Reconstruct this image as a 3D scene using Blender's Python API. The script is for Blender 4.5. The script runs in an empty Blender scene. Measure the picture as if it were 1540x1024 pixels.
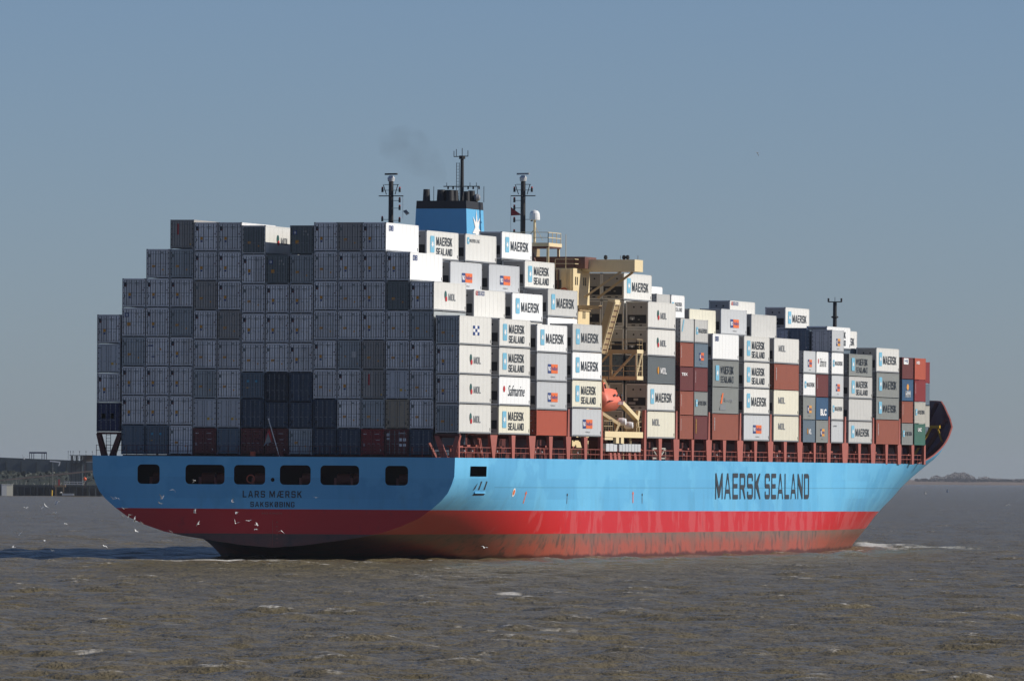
import bpy, bmesh, math, random
import numpy as np
from mathutils import Vector, Matrix
random.seed(7)
rng = np.random.default_rng(11)

# ---------------------------------------------------------------- camera, sky, sun, exposure
sc = bpy.context.scene
CAMP = Vector((-921.945, -268.035, 8.406))
FWD = Vector((0.96662485, 0.25580912, 0.01407477)).normalized()
RGT = Vector((0.25574211, -0.96672385, 0.0064013)).normalized()
UPV = RGT.cross(FWD).normalized()
cam = bpy.data.cameras.new("camera"); cam.sensor_width = 36; cam.lens = 14565.0 / 1540 * 36
cam.clip_start = 1; cam.clip_end = 90000
co = bpy.data.objects.new("camera", cam); sc.collection.objects.link(co)
co.matrix_world = Matrix.Translation(CAMP) @ Matrix((RGT, UPV, -FWD)).transposed().to_4x4()
sc.camera = co

SUN_EL = math.radians(32); SUN_ROT = math.atan2(0.20, -0.98)
w = bpy.data.worlds.new("World"); sc.world = w; w.use_nodes = True
nt = w.node_tree; bg = nt.nodes["Background"]
sky = nt.nodes.new("ShaderNodeTexSky"); sky.sky_type = 'NISHITA'; sky.sun_disc = False
sky.sun_elevation = SUN_EL; sky.sun_rotation = SUN_ROT
sky.air_density = 0.66; sky.dust_density = 0.30; sky.ozone_density = 7.0; sky.altitude = 0
wb = nt.nodes.new('ShaderNodeVectorMath'); wb.operation = 'MULTIPLY'; wb.inputs[1].default_value = (1.10, .99, .985)   # white balance
nt.links.new(sky.outputs[0], wb.inputs[0]); nt.links.new(wb.outputs[0], bg.inputs[0]); bg.inputs[1].default_value = 0.074
sl = bpy.data.lights.new("sun", 'SUN'); sl.energy = 4.3; sl.angle = math.radians(0.53); sl.color = (1.0, 0.94, 0.84)
so = bpy.data.objects.new("sun", sl); sc.collection.objects.link(so)
sd = Vector((math.sin(SUN_ROT) * math.cos(SUN_EL), math.cos(SUN_ROT) * math.cos(SUN_EL), math.sin(SUN_EL)))
so.rotation_euler = sd.to_track_quat('Z', 'Y').to_euler(); so.location = (0, -200, 200)
sc.view_settings.view_transform = 'Standard'; sc.view_settings.look = 'None'
sc.view_settings.exposure = 0.0; sc.view_settings.gamma = 1
sc.cycles.max_bounces = 6

COL = sc.collection
# ---------------------------------------------------------------- helpers
def tag(o, label=None, cat=None, group=None, kind=None):
    if label: o['label'] = label
    if cat: o['category'] = cat
    if group: o['group'] = group
    if kind: o['kind'] = kind
    return o

def empty(name, loc=(0, 0, 0), rz=0, label=None, cat=None, group=None):
    o = bpy.data.objects.new(name, None); COL.objects.link(o); o.location = loc; o.rotation_euler = (0, 0, rz)
    o.empty_display_size = 0.5
    return tag(o, label, cat, group)

def link(name, me, parent=None, loc=None):
    o = bpy.data.objects.new(name, me); COL.objects.link(o)
    if parent: o.parent = parent
    if loc is not None: o.location = loc
    return o

class MB:
    def __init__(s): s.v = []; s.f = []; s.m = []; s.mats = []; s.smooth = False
    def mi(s, mat):
        if mat not in s.mats: s.mats.append(mat)
        return s.mats.index(mat)
    def add(s, vs, fs, mat):
        b = len(s.v); s.v += [tuple(map(float, v)) for v in vs]; k = s.mi(mat)
        for f in fs: s.f.append(tuple(b + i for i in f)); s.m.append(k)
    def box(s, x0, x1, y0, y1, z0, z1, mat):
        s.add([(x0, y0, z0), (x1, y0, z0), (x1, y1, z0), (x0, y1, z0), (x0, y0, z1), (x1, y0, z1), (x1, y1, z1), (x0, y1, z1)],
              [(0, 3, 2, 1), (4, 5, 6, 7), (0, 1, 5, 4), (1, 2, 6, 5), (2, 3, 7, 6), (3, 0, 4, 7)], mat)
    def hexa(s, b4, t4, mat):
        s.add(list(b4) + list(t4), [(0, 3, 2, 1), (4, 5, 6, 7), (0, 1, 5, 4), (1, 2, 6, 5), (2, 3, 7, 6), (3, 0, 4, 7)], mat)
    def bar(s, a, b, w_, h_, mat, up=(0, 0, 1)):
        a = Vector(a); b = Vector(b); d = (b - a).normalized(); u = Vector(up)
        if abs(d.dot(u)) > .98: u = Vector((1, 0, 0))
        r = d.cross(u).normalized() * (w_ / 2); u = r.cross(d).normalized() * (h_ / 2)
        s.hexa([a - r - u, a + r - u, b + r - u, b - r - u], [a - r + u, a + r + u, b + r + u, b - r + u], mat)
    def tube(s, a, b, r0, mat, r1=None, n=10, cap=True):
        a = Vector(a); b = Vector(b); d = (b - a).normalized(); r1 = r0 if r1 is None else r1
        u = Vector((0, 0, 1)) if abs(d.z) < .95 else Vector((1, 0, 0))
        p = d.cross(u).normalized(); q = d.cross(p)
        vs = []
        for c, r in ((a, r0), (b, r1)):
            for i in range(n):
                t = 2 * math.pi * i / n; vs.append(c + (p * math.cos(t) + q * math.sin(t)) * r)
        fs = [(i, (i + 1) % n, n + (i + 1) % n, n + i) for i in range(n)]
        if cap: fs += [tuple(range(n))[::-1], tuple(range(n, 2 * n))]
        s.add(vs, fs, mat)
    def lathe(s, c, prof, mat, n=16, axis='z'):
        vs = []; fs = []
        for r, z in prof:
            for i in range(n):
                t = 2 * math.pi * i / n
                p = (r * math.cos(t), r * math.sin(t), z)
                if axis == 'x': p = (z, p[0], p[1])
                if axis == 'y': p = (p[0], z, p[1])
                vs.append((c[0] + p[0], c[1] + p[1], c[2] + p[2]))
        for j in range(len(prof) - 1):
            for i in range(n): fs.append((j * n + i, j * n + (i + 1) % n, (j + 1) * n + (i + 1) % n, (j + 1) * n + i))
        s.add(vs, fs, mat)
    def mesh(s, name, smooth=False):
        me = bpy.data.meshes.new(name); me.from_pydata(s.v, [], s.f)
        for m in s.mats: me.materials.append(m)
        me.polygons.foreach_set('material_index', s.m)
        me.update()
        bm = bmesh.new(); bm.from_mesh(me); bmesh.ops.recalc_face_normals(bm, faces=bm.faces); bm.to_mesh(me); bm.free()
        if smooth: me.shade_smooth()
        return me
    def build(s, name, parent=None, smooth=False, loc=None):
        return link(name, s.mesh(name, smooth), parent, loc)

# ---------------------------------------------------------------- materials
def N(nt, t, **kw):
    n = nt.nodes.new(t)
    for k, v in kw.items(): setattr(n, k, v)
    return n
def newmat(name):
    m = bpy.data.materials.new(name); m.use_nodes = True
    return m, m.node_tree, m.node_tree.nodes['Principled BSDF']
def mix(nt, fac, a, b, mode='MIX'):
    n = N(nt, 'ShaderNodeMix', data_type='RGBA', blend_type=mode)
    for sock, v in ((n.inputs[0], fac), (n.inputs[6], a), (n.inputs[7], b)):
        if isinstance(v, (int, float)): sock.default_value = v
        elif isinstance(v, tuple): sock.default_value = v if len(v) == 4 else v + (1,)
        else: nt.links.new(v, sock)
    return n.outputs[2]
def math_(nt, op, a, b=None, c=None, clamp=False):
    n = N(nt, 'ShaderNodeMath', operation=op, use_clamp=clamp)
    for i, v in enumerate((a, b, c)):
        if v is None: continue
        if isinstance(v, (int, float)): n.inputs[i].default_value = v
        else: nt.links.new(v, n.inputs[i])
    return n.outputs[0]
def noise(nt, scale, vec, detail=4, rough=.6, mapscale=None, seed=None):
    if mapscale or seed is not None:
        mp = N(nt, 'ShaderNodeMapping'); nt.links.new(vec, mp.inputs[0])
        if mapscale: mp.inputs['Scale'].default_value = mapscale
        if seed is not None: nt.links.new(seed, mp.inputs['Location'])
        vec = mp.outputs[0]
    n = N(nt, 'ShaderNodeTexNoise'); n.inputs['Scale'].default_value = scale; n.inputs['Detail'].default_value = detail
    n.inputs['Roughness'].default_value = rough; nt.links.new(vec, n.inputs['Vector']); return n.outputs[0]
def ramp(nt, fac, lo, hi):
    n = N(nt, 'ShaderNodeMapRange'); n.inputs[1].default_value = lo; n.inputs[2].default_value = hi
    nt.links.new(fac, n.inputs[0]); return n.outputs[0]

MAT = {}
def paint(name, rgb, rough=.55, dirt=.25, rust=0.0, var=.12, metal=0):
    """weathered paint: soft blotches, vertical runs, a little rust, brightness varying from thing to thing"""
    if name in MAT: return MAT[name]
    m, nt, bs = newmat(name); tc = N(nt, 'ShaderNodeTexCoord'); oi = N(nt, 'ShaderNodeObjectInfo')
    sv = N(nt, 'ShaderNodeCombineXYZ')
    r100 = math_(nt, 'MULTIPLY', oi.outputs['Random'], 91.0)
    for i in range(3): nt.links.new(r100, sv.inputs[i])
    g = noise(nt, .9, tc.outputs['Object'], 5, .65, (1, 1, 1), sv.outputs[0])
    run = noise(nt, 1.0, tc.outputs['Object'], 4, .6, (3.2, 3.2, .22), sv.outputs[0])
    c = mix(nt, math_(nt, 'MULTIPLY', ramp(nt, g, .42, .75), dirt), rgb, tuple(x * .55 for x in rgb))
    c = mix(nt, math_(nt, 'MULTIPLY', ramp(nt, run, .52, .75), dirt * .9), c, tuple(x * y for x, y in zip(rgb, (.66, .58, .5))))
    if rust > 0:
        rn = noise(nt, 1.6, tc.outputs['Object'], 6, .7, (1.6, 1.6, .5), sv.outputs[0])
        c = mix(nt, math_(nt, 'MULTIPLY', ramp(nt, rn, .6, .72), rust), c, (.22, .085, .035))
    br = math_(nt, 'MULTIPLY_ADD', oi.outputs['Random'], -var, 1.0)
    vv = N(nt, 'ShaderNodeCombineXYZ')
    for i in range(3): nt.links.new(br, vv.inputs[i])
    c = mix(nt, 1.0, c, vv.outputs[0], 'MULTIPLY')
    nt.links.new(c, bs.inputs['Base Color'])
    bs.inputs['Roughness'].default_value = rough; bs.inputs['Metallic'].default_value = metal
    MAT[name] = m; return m
def plain(name, rgb, rough=.5, metal=0, emit=0):
    if name in MAT: return MAT[name]
    m, nt, bs = newmat(name); tc = N(nt, 'ShaderNodeTexCoord')
    g = noise(nt, 2.5, tc.outputs['Object'], 3)
    nt.links.new(mix(nt, math_(nt, 'MULTIPLY', ramp(nt, g, .4, .8), .25), rgb, tuple(x * .7 for x in rgb)), bs.inputs['Base Color'])
    bs.inputs['Roughness'].default_value = rough; bs.inputs['Metallic'].default_value = metal
    if emit: bs.inputs['Emission Color'].default_value = rgb + (1,); bs.inputs['Emission Strength'].default_value = emit
    MAT[name] = m; return m

white = paint('white_paint', (.74, .735, .70), dirt=.13, rust=.12)
bright = paint('clean_white_paint', (.86, .87, .87), dirt=.05, var=.05)
cream_w = paint('cream_paint', (.76, .73, .60), dirt=.15, rust=.12)
lgrey = paint('light_grey_paint', (.58, .58, .56), dirt=.2, rust=.15)
pgrey = paint('pale_grey_paint', (.56, .58, .60), dirt=.1)
mgrey = paint('container_grey_paint', (.255, .27, .26), dirt=.2, rust=.1)
dgrey = paint('dark_grey_green_paint', (.17, .20, .20), dirt=.3)
bgrey = paint('blue_grey_paint', (.13, .18, .23), dirt=.2, rust=.1)
navy = paint('navy_paint', (.014, .024, .09), dirt=.3)
dblue = paint('dull_dark_blue_paint', (.045, .07, .11), dirt=.3)
vdark = paint('very_dark_blue_paint', (.022, .032, .05), dirt=.3)
rustred = paint('rust_red_paint', (.30, .085, .05), dirt=.25, rust=.1)
orange = paint('bright_red_orange_paint', (.46, .09, .045), dirt=.15)
maroon = paint('maroon_paint', (.15, .03, .028), dirt=.25)
mred = paint('strong_red_paint', (.25, .02, .022), dirt=.25)
beige = paint('beige_paint', (.40, .34, .25), dirt=.25)
green = paint('green_paint', (.05, .16, .12), dirt=.25)
cgreen = paint('grey_white_paint', (.48, .47, .42), dirt=.3, rust=.2)
blue = paint('blue_paint', (.035, .10, .20), dirt=.2)
silver = paint('dull_grey_reefer_paint', (.48, .52, .53), dirt=.35, rust=.1, var=.25)  # dull grey is these reefers' own paint tone
tan = paint('brownish_grey_paint', (.42, .40, .37), dirt=.3, rust=.2, var=.2)
lav = paint('reefer_white_paint', (.92, .92, .92), dirt=.35, rust=.12, var=.30)
black = plain('black_rubber_and_gap_shade', (.012, .012, .014), .7)  # rubber and fittings, also strips painted in for shaded gaps
steel = plain('galvanised_steel', (.30, .31, .32), .5, .4)
dark = plain('dark_recess', (.02, .02, .024), .8)
redox = paint('red_oxide_paint', (.40, .12, .09), dirt=.25, rust=.2, var=.1)
redoxd = paint('shaded_red_oxide_paint', (.10, .022, .018), dirt=.3, var=.1)  # red oxide darkened in the colour for parts that stand in shade
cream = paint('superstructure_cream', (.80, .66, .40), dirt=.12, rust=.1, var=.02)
creamd = paint('shaded_superstructure_cream', (.46, .345, .19), dirt=.2, rust=.15, var=.02)  # the cream again, shade put into the colour for faces off the sun
inkc = plain('dark_lettering', (.035, .042, .05), .5)
ink2 = plain('grey_lettering', (.22, .23, .24), .5)
starblue = plain('pale_blue_panel', (.19, .47, .64), .5)
wht = plain('white_marking', (.82, .82, .82), .5)
osq = plain('orange_marking', (.78, .16, .035), .5)
orq = plain('orange_sticker', (.62, .27, .02), .5)
dbsq = plain('blue_marking', (.03, .06, .20), .5)
redm = plain('red_marking', (.5, .03, .03), .5)
grm = plain('dark_green_marking', (.03, .10, .09), .5)
ylm = plain('yellow_marking', (.65, .40, .04), .5)
cym = plain('cyan_marking', (.05, .35, .50), .5)
orgq = plain('amber_marking', (.70, .33, .06), .5)
lifeo = paint('lifeboat_orange', (.84, .20, .13), dirt=.1, var=.02)
glass = plain('window_glass', (.015, .018, .022), .12)
brownp = paint('brown_red_paint', (.14, .06, .045), dirt=.2)

# ---------------------------------------------------------------- lettering
def glyphs(t):
    T = t * .85
    return {
 'D': (.62, [[(0, 0), (.5, 0), (.62, .1), (.62, .9), (.5, 1), (0, 1)], [(t, .17), (.62 - t, .17), (.62 - t, .83), (t, .83)]]),
 'O': (.62, [[(.1, 0), (.52, 0), (.62, .1), (.62, .9), (.52, 1), (.1, 1), (0, .9), (0, .1)], [(t, .17), (.62 - t, .17), (.62 - t, .83), (t, .83)]]),
 'Ø': (.62, [[(.1, 0), (.52, 0), (.62, .1), (.62, .9), (.52, 1), (.1, 1), (0, .9), (0, .1)], [(.62 - t, .17), (.62 - t, .66), (t + .05, .17)], [(t, .83), (t, .34), (.57 - t, .83)]]),
 'R': (.64, [[(0, 0), (t, 0), (t, .38), (.30, .38), (.64 - t, 0), (.64, 0), (.48, .4), (.6, .5), (.6, .9), (.5, 1), (0, 1)], [(t, .55), (.6 - t, .55), (.6 - t, .83), (t, .83)]]),
 'A': (.70, [[(0, 0), (t, 0), (t + .05, .22), (.65 - t, .22), (.7 - t, 0), (.7, 0), (.35 + t * .6, 1), (.35 - t * .6, 1)], [(t + .08, .38), (.62 - t, .38), (.36, .84), (.34, .84)]]),
 'Æ': (1.02, [[(0, 0), (t, 0), (t + .07, .22), (.46, .22), (.46, 0), (1.02, 0), (1.02, .17), (.46 + t, .17), (.46 + t, .42), (.96, .42), (.96, .59), (.46 + t, .59), (.46 + t, .83), (1.02, .83), (1.02, 1), (.34, 1)], [(t + .12, .38), (.46, .38), (.46, .84), (.38, .84)]]),
 'M': (.80, [[(0, 0), (T, 0), (T, .66), (.34, .05), (.46, .05), (.8 - T, .66), (.8 - T, 0), (.8, 0), (.8, 1), (.8 - t * 1.1, 1), (.4, .42), (t * 1.1, 1), (0, 1)]]),
 'E': (.58, [[(0, 0), (.58, 0), (.58, .17), (t, .17), (t, .42), (.52, .42), (.52, .59), (t, .59), (t, .83), (.58, .83), (.58, 1), (0, 1)]]),
 'F': (.58, [[(0, 0), (t, 0), (t, .42), (.52, .42), (.52, .59), (t, .59), (t, .83), (.58, .83), (.58, 1), (0, 1)]]),
 'S': (.62, [[(.08, 0), (.52, 0), (.62, .1), (.62, .5), (.54, .59), (t, .59), (t, .83), (.62 - t, .83), (.62 - t, .7), (.62, .7), (.62, .9), (.52, 1), (.1, 1), (0, .9), (0, .5), (.08, .42), (.62 - t, .42), (.62 - t, .17), (t, .17), (t, .3), (0, .3), (0, .1)]]),
 'K': (.66, [[(0, 0), (t, 0), (t, .38), (t + .07, .46), (.66 - t * 1.1, 0), (.66, 0), (.38, .58), (.64, 1), (.64 - t * 1.1, 1), (t, .62), (t, 1), (0, 1)]]),
 'L': (.56, [[(0, 0), (.56, 0), (.56, .17), (t, .17), (t, 1), (0, 1)]]),
 'N': (.65, [[(0, 0), (T, 0), (T, .64), (.65 - t * 1.1, 0), (.65, 0), (.65, 1), (.65 - T, 1), (.65 - T, .36), (t * 1.1, 1), (0, 1)]]),
 'I': (t, [[(0, 0), (t, 0), (t, 1), (0, 1)]]),
 'G': (.62, [[(.1, 0), (.52, 0), (.62, .1), (.62, .52), (.34, .52), (.34, .38), (.62 - t, .38), (.62 - t, .17), (t, .17), (t, .83), (.62 - t, .83), (.62 - t, .72), (.62, .72), (.62, .9), (.52, 1), (.1, 1), (0, .9), (0, .1)]]),
 'C': (.6, [[(.1, 0), (.5, 0), (.6, .1), (.6, .32), (.6 - t, .32), (.6 - t, .17), (t, .17), (t, .83), (.6 - t, .83), (.6 - t, .68), (.6, .68), (.6, .9), (.5, 1), (.1, 1), (0, .9), (0, .1)]]),
 'B': (.62, [[(0, 0), (.52, 0), (.62, .1), (.62, .44), (.55, .51), (.62, .58), (.62, .9), (.52, 1), (0, 1)], [(t, .17), (.62 - t, .17), (.62 - t, .42), (t, .42)], [(t, .6), (.62 - t, .6), (.62 - t, .83), (t, .83)]]),
    }
_flat = {}
def flat_tris(splines):
    """fill closed polylines (with holes) in 2-D -> (verts, faces)"""
    cu = bpy.data.curves.new('t', 'CURVE'); cu.dimensions = '2D'; cu.fill_mode = 'BOTH'
    for s in splines:
        sp = cu.splines.new('POLY'); sp.points.add(len(s) - 1); sp.use_cyclic_u = True
        for p, q in zip(sp.points, s): p.co = (q[0], q[1], 0, 1)
    return eval_curve(cu)
def eval_curve(cu):
    o = bpy.data.objects.new('t', cu); COL.objects.link(o)
    dg = bpy.context.evaluated_depsgraph_get(); me = bpy.data.meshes.new_from_object(o.evaluated_get(dg))
    vs = [tuple(v.co) for v in me.vertices]; fs = [tuple(p.vertices) for p in me.polygons]
    bpy.data.objects.remove(o); bpy.data.curves.remove(cu); bpy.data.meshes.remove(me)
    return vs, fs
def block_text(txt, gap=.15, t=.155):
    k = ('b', txt, gap, t)
    if k not in _flat:
        x = 0; sp = []; G = glyphs(t)
        for ch in txt:
            if ch == ' ': x += .4; continue
            wd, ls = G[ch]
            for l in ls: sp.append([(a + x, b) for a, b in l])
            x += wd + gap
        _flat[k] = flat_tris(sp)
    return _flat[k]
def font_text(txt, bold=.02, shear=0):
    k = ('f', txt, bold, shear)
    if k not in _flat:
        cu = bpy.data.curves.new('t', 'FONT'); cu.body = txt; cu.offset = bold; cu.shear = shear; cu.resolution_u = 2
        _flat[k] = eval_curve(cu)
    return _flat[k]
def put(mb, vf, x0, x1, z0, z1, off, mat, plane='side'):
    """stretch a flat glyph run into a rectangle on the starboard side (plane y=off) or the stern (plane x=off, reading right = -y)"""
    vs, fs = vf; xs = [v[0] for v in vs]; ys = [v[1] for v in vs]; a, b, c, d = min(xs), max(xs), min(ys), max(ys)
    out = []
    for v in vs:
        p = x0 + (v[0] - a) / (b - a) * (x1 - x0); q = z0 + (v[1] - c) / (d - c) * (z1 - z0)
        out.append((p, off, q) if plane == 'side' else (off, p, q))
    mb.add(out, fs, mat)
def poly(mb, pts, off, mat, plane='side'):
    mb.add([(p[0], off, p[1]) if plane == 'side' else (off, p[0], p[1]) for p in pts], [tuple(range(len(pts)))], mat)
def rrect(x0, x1, z0, z1, r, n=4):
    pts = []
    for cx, cz, a in ((x1 - r, z0 + r, -90), (x1 - r, z1 - r, 0), (x0 + r, z1 - r, 90), (x0 + r, z0 + r, 180)):
        for i in range(n + 1):
            t = math.radians(a + 90 * i / n); pts.append((cx + r * math.cos(t), cz + r * math.sin(t)))
    return pts
def star(cx, cz, rx, rz, n=7, inner=.42):
    pts = []
    for i in range(2 * n):
        t = math.pi * i / n + math.pi / 2; k = 1 if i % 2 == 0 else inner
        pts.append((cx + rx * k * math.cos(t), cz + rz * k * math.sin(t)))
    return pts
def ell(cx, cz, rx, rz, n=14):
    return [(cx + rx * math.cos(2 * math.pi * i / n), cz + rz * math.sin(2 * math.pi * i / n)) for i in range(n)]

# ---------------------------------------------------------------- the containers
CW = 2.438
_mc = {}
def body_mesh(kind, L, H, mat):
    k = ('body', kind, L, H, mat.name)
    if k in _mc: return _mc[k]
    m = MB(); y = CW / 2
    if kind == 'reefer':
        m.box(.06, L - .06, -y + .02, y - .02, .20, H - .06, mat)
        for i in range(1, 8):   # panel seams
            x = L * i / 8; m.box(x - .012, x + .012, -y + .014, -y + .02, .22, H - .08, lgrey)
    else:
        pitch = .42; n = int((L - .3) / pitch); xs = .15 + (L - .3 - n * pitch) / 2
        prof = []
        for i in range(n):
            b = xs + i * pitch
            prof += [(b, 0), (b + .10, 0), (b + .17, .045), (b + .34, .045), (b + .40, 0)]
        prof = [(.06, 0)] + prof + [(L - .06, 0)]
        for sgn in (-1, 1):
            vs = []; fs = []
            for x, d in prof:
                yy = sgn * (y - .012 - d); vs += [(x, yy, .18), (x, yy, H - .08)]
            for i in range(len(prof) - 1): fs.append((2 * i, 2 * i + 2, 2 * i + 3, 2 * i + 1))
            m.add(vs, fs, mat)
        m.box(.06, L - .06, -y + .07, y - .07, .10, H - .05, mat)
    for x0 in (0, L - .15):
        for y0 in (-y, y - .14): m.box(x0, x0 + .15, y0, y0 + .14, .12, H - .12, mat)
    for y0 in (-y + .004, y - .10):
        m.box(.15, L - .15, y0, y0 + .096, H - .11, H - .02, mat)
        m.box(.15, L - .15, y0 + (.02 if y0 < 0 else 0), y0 + .076 + (.02 if y0 < 0 else 0), .06, .20, mat if kind == 'dry' else steel)
    for x0 in (.012, L - .12): m.box(x0, x0 + .108, -y + .14, y - .14, H - .14, H - .01, mat)
    for x0 in (.012, L - .12): m.box(x0, x0 + .108, -y + .14, y - .14, .05, .18, mat)
    for x0 in (-.003, L - .177):
        for y0 in (-y - .003, y - .16):
            for z0 in (0, H - .12): m.box(x0, x0 + .18, y0, y0 + .163, z0, z0 + .12, steel if kind == 'reefer' else mat)
    if kind == 'reefer' and L > 10: m.box(L - .42, L - .24, -y + .008, -y + .02, .30, .62, black)
    me = m.mesh('container_body'); _mc[k] = me; return me

def door_mesh(side, style, H, mat):
    """one aft door leaf with lock bars and its stickers; side +1 = left in the picture"""
    k = ('door', side, style, round(H, 2), mat.name)
    if k in _mc: return _mc[k]
    m = MB(); y = CW / 2; a, b = (.02, y - .16) if side > 0 else (-y + .16, -.02)
    z0, z1 = .20, H - .16
    if side > 0: m.box(.045, .059, -y + .14, y - .14, .18, H - .14, black)     # gasket behind the leaves
    ribs = style in ('dry', 'dark', 'sq')
    if ribs:
        n = 5; hh = (z1 - z0) / n
        m.box(.028, .044, a, b, z0, z1, mat)
        for i in range(n): m.box(.012, .028, a + .05, b - .05, z0 + i * hh + .06, z0 + (i + 1) * hh - .06, mat)
    else:
        m.box(.018, .044, a, b, z0, z1, mat)
    wd = b - a
    m.box(-.004, .0, (y - .045) if side > 0 else -y, y if side > 0 else (-y + .045), .12, H - .12, black)  # black edge strip painted in for the shaded gap between stacks
    if not ribs and style != 'plainy':
        for t in ((.02, .26, .52, .76) if side > 0 else (.24, .48, .74, .98)): m.box(.012, .017, b - wd * t - .02, b - wd * t + .02, z0 + .04, z1 - .04, black)  # black lines painted in for the dark lock-rod recesses
        for zz in (z0 + .1, H - .5, 1.45): m.box(.013, .0175, a + .02, b - .02, zz - .015, zz + .015, dgrey)
    m.box(-.002, .004, a, b, .02, .10, black)  # black sill strip painted in for the dark gap between tiers
    for t in (.30, .80) if side > 0 else (.20, .70):
        yy = b - wd * t
        m.tube((-.012, yy, .14), (-.012, yy, H - .12), .019, steel if style != 'dry' else mat, n=6)
        for zz in (.30, .62, .95, 1.6, H - .55, H - .3): m.box(-.02, .016, yy - .045, yy + .045, zz - .02, zz + .03, steel)
        m.box(-.02, .012, yy - .02, yy + .30, 1.12, 1.16, steel)
    ye = y - .15 if side > 0 else -y + .15
    for zz in np.linspace(.4, H - .4, 5): m.box(-.006, .018, ye - .05, ye + .05, zz - .05, zz + .05, black)
    def st(yc, zc, w_, h_, mt, d=.004): m.box(.018 - .006 - d, .012 if not ribs else .008, yc - w_ / 2, yc + w_ / 2, zc - h_ / 2, zc + h_ / 2, mt)
    if side > 0:
        if style == 'round':
            vs = ell(.95 - .04, H - .62, .20, .22); poly(m, vs, .002, vdark, 'aft'); poly(m, ell(.83, H - .74, .10, .10), -.002, maroon, 'aft')
            st(.46, 1.28, .26, .32, orq); st(.46, 1.0, .22, .16, dbsq); st(.98, 1.15, .07, .32, dgrey)
            st(.40, H - .42, .06, .08, dark); st(.70, .5, .10, .05, dgrey)
        elif style == 'lines':
            vs = ell(.92, H - .66, .13, .17); poly(m, vs, .002, dgrey, 'aft')
            st(.46, 1.18, .32, .22, orq); st(.9, 1.15, .10, .06, dgrey)
        elif style == 'text': st(.7, H - .55, .5, .05, dgrey); st(.7, H - .85, .5, .14, dbsq); st(.45, .95, .3, .12, dbsq); 
        elif style == 'stripe': st(.42, H - .95, .14, 1.1, redm); st(.93, 1.2, .1, .1, dgrey)
        elif style == 'square': st(.72, H - .72, .42, .42, dbsq); st(.72, H - .72, .2, .22, wht, .01); st(.5, 1.25, .34, .34, orq)
        elif style == 'plainy': st(.9, H - .4, .3, .06, dgrey)
        elif style == 'pale': st(.85, H - .62, .2, .16, dgrey); st(.42, 1.3, .12, .14, orq)
        elif style == 'dark': st(.85, H - .8, .09, .06, pgrey); st(.9, .62, .10, .32, pgrey)
        elif style == 'sq': st(.50, 1.55, .42, .5, cgreen)
        elif style == 'maroonsq': st(.9, H - .55, .34, .3, pgrey); st(.9, H - .95, .3, .2, pgrey)
        elif style == 'cyan': st(.5, H - .85, .22, .2, cym); st(.55, H - 1.5, .2, .08, ylm)
        elif style == 'dry': st(.8, H - .5, .3, .06, wht); st(.9, 1.0, .08, .2, pgrey)
    else:
        if style == 'round': 
            poly(m, [(-.86, H - 1.22), (-.94, H - 1.06), (-1.02, H - 1.22)], .002, maroon, 'aft'); st(-.28, H - .45, .4, .05, dgrey); st(-.30, H - .62, .3, .05, dgrey); st(-.5, .34, .1, .06, maroon)
        elif style == 'lines': st(-.5, .85, .14, .14, orq); st(-.4, H - .35, .3, .12, dgrey)
        elif style == 'text': st(-.3, 1.7, .2, .2, orq)
        elif style == 'stripe': st(-.85, .45, .12, .16, ylm); st(-.4, H - .4, .3, .05, dgrey)
        elif style == 'square': 
            for i in range(4): st(-.2 - .2 * (i % 3), H - .6 - .32 * (i // 2), .12, .18, cgreen)
        elif style == 'plainy': st(-.38, .92, .24, .24, ylm); st(-.78, .88, .14, .12, ylm)
        elif style == 'pale': st(-.5, 1.5, .5, .6, lgrey); st(-.8, .6, .12, .14, orq)
        elif style == 'dark': st(-.85, .55, .14, .14, lgrey); st(-.3, H - .5, .3, .05, dgrey)
        elif style == 'sq': st(-.36, 1.55, .42, .5, cgreen)
        elif style == 'maroonsq':
            for i in (0, 1):
                for j in (0, 1): st(-.35 - .42 * i, 1.0 + .55 * j, .3, .3, lav)
            st(-.5, H - .4, .7, .07, pgrey)
        elif style == 'cyan': st(-.35, H - .85, .22, .2, cym)
        elif style == 'dry': st(-.4, H - .5, .5, .05, pgrey); st(-.5, 1.5, .4, .05, pgrey); st(-.8, .5, .1, .12, wht)
    me = m.mesh('door'); _mc[k] = me; return me

def cooling_mesh(H, mat, var):
    k = ('cool', round(H, 2), mat.name, var)
    if k in _mc: return _mc[k]
    m = MB(); y = CW / 2
    m.box(.05, .062, -y + .14, y - .14, .18, H - .14, mat)
    m.box(.02, .05, -y + .18, y - .18, H * .52, H - .18, mat)
    for yy in (-.45, .35): m.lathe((.014, yy, H - .62), [(0, -.004), (.10, -.004), (.10, .01)], black, 12, 'x')
    m.box(.03, .049, -y + .22, y - .22, .55, H * .50, black)
    if var == 0:
        m.box(.0, .03, -.1, .75, .62, .80, dark); m.box(.0, .03, .25, .8, .95, 1.25, steel); m.box(-.004, .03, -.9, -.3, .62, 1.3, dark)
        m.lathe((-.01, .5, 1.0), [(0, -.004), (.10, 0), (.10, .03)], wht, 10, 'x'); m.box(.0, .03, -.6, -.1, .9, 1.0, mat)
    else:
        m.lathe((.0, -.45, .98), [(0, 0), (.36, 0), (.4, .03)], dark, 18, 'x'); m.box(.0, .03, .1, .85, .7, .95, steel)
        m.box(-.004, .03, -.2, .3, 1.1, 1.35, mat); m.box(0, .03, -.9, .9, .52, .58, mat)
    m.box(.03, .05, -.7, .7, .22, .46, mat); m.box(.022, .032, -.55, -.25, .28, .4, black); m.box(.022, .032, .2, .6, .28, .4, black)
    me = m.mesh('cooling_unit'); _mc[k] = me; return me

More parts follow.
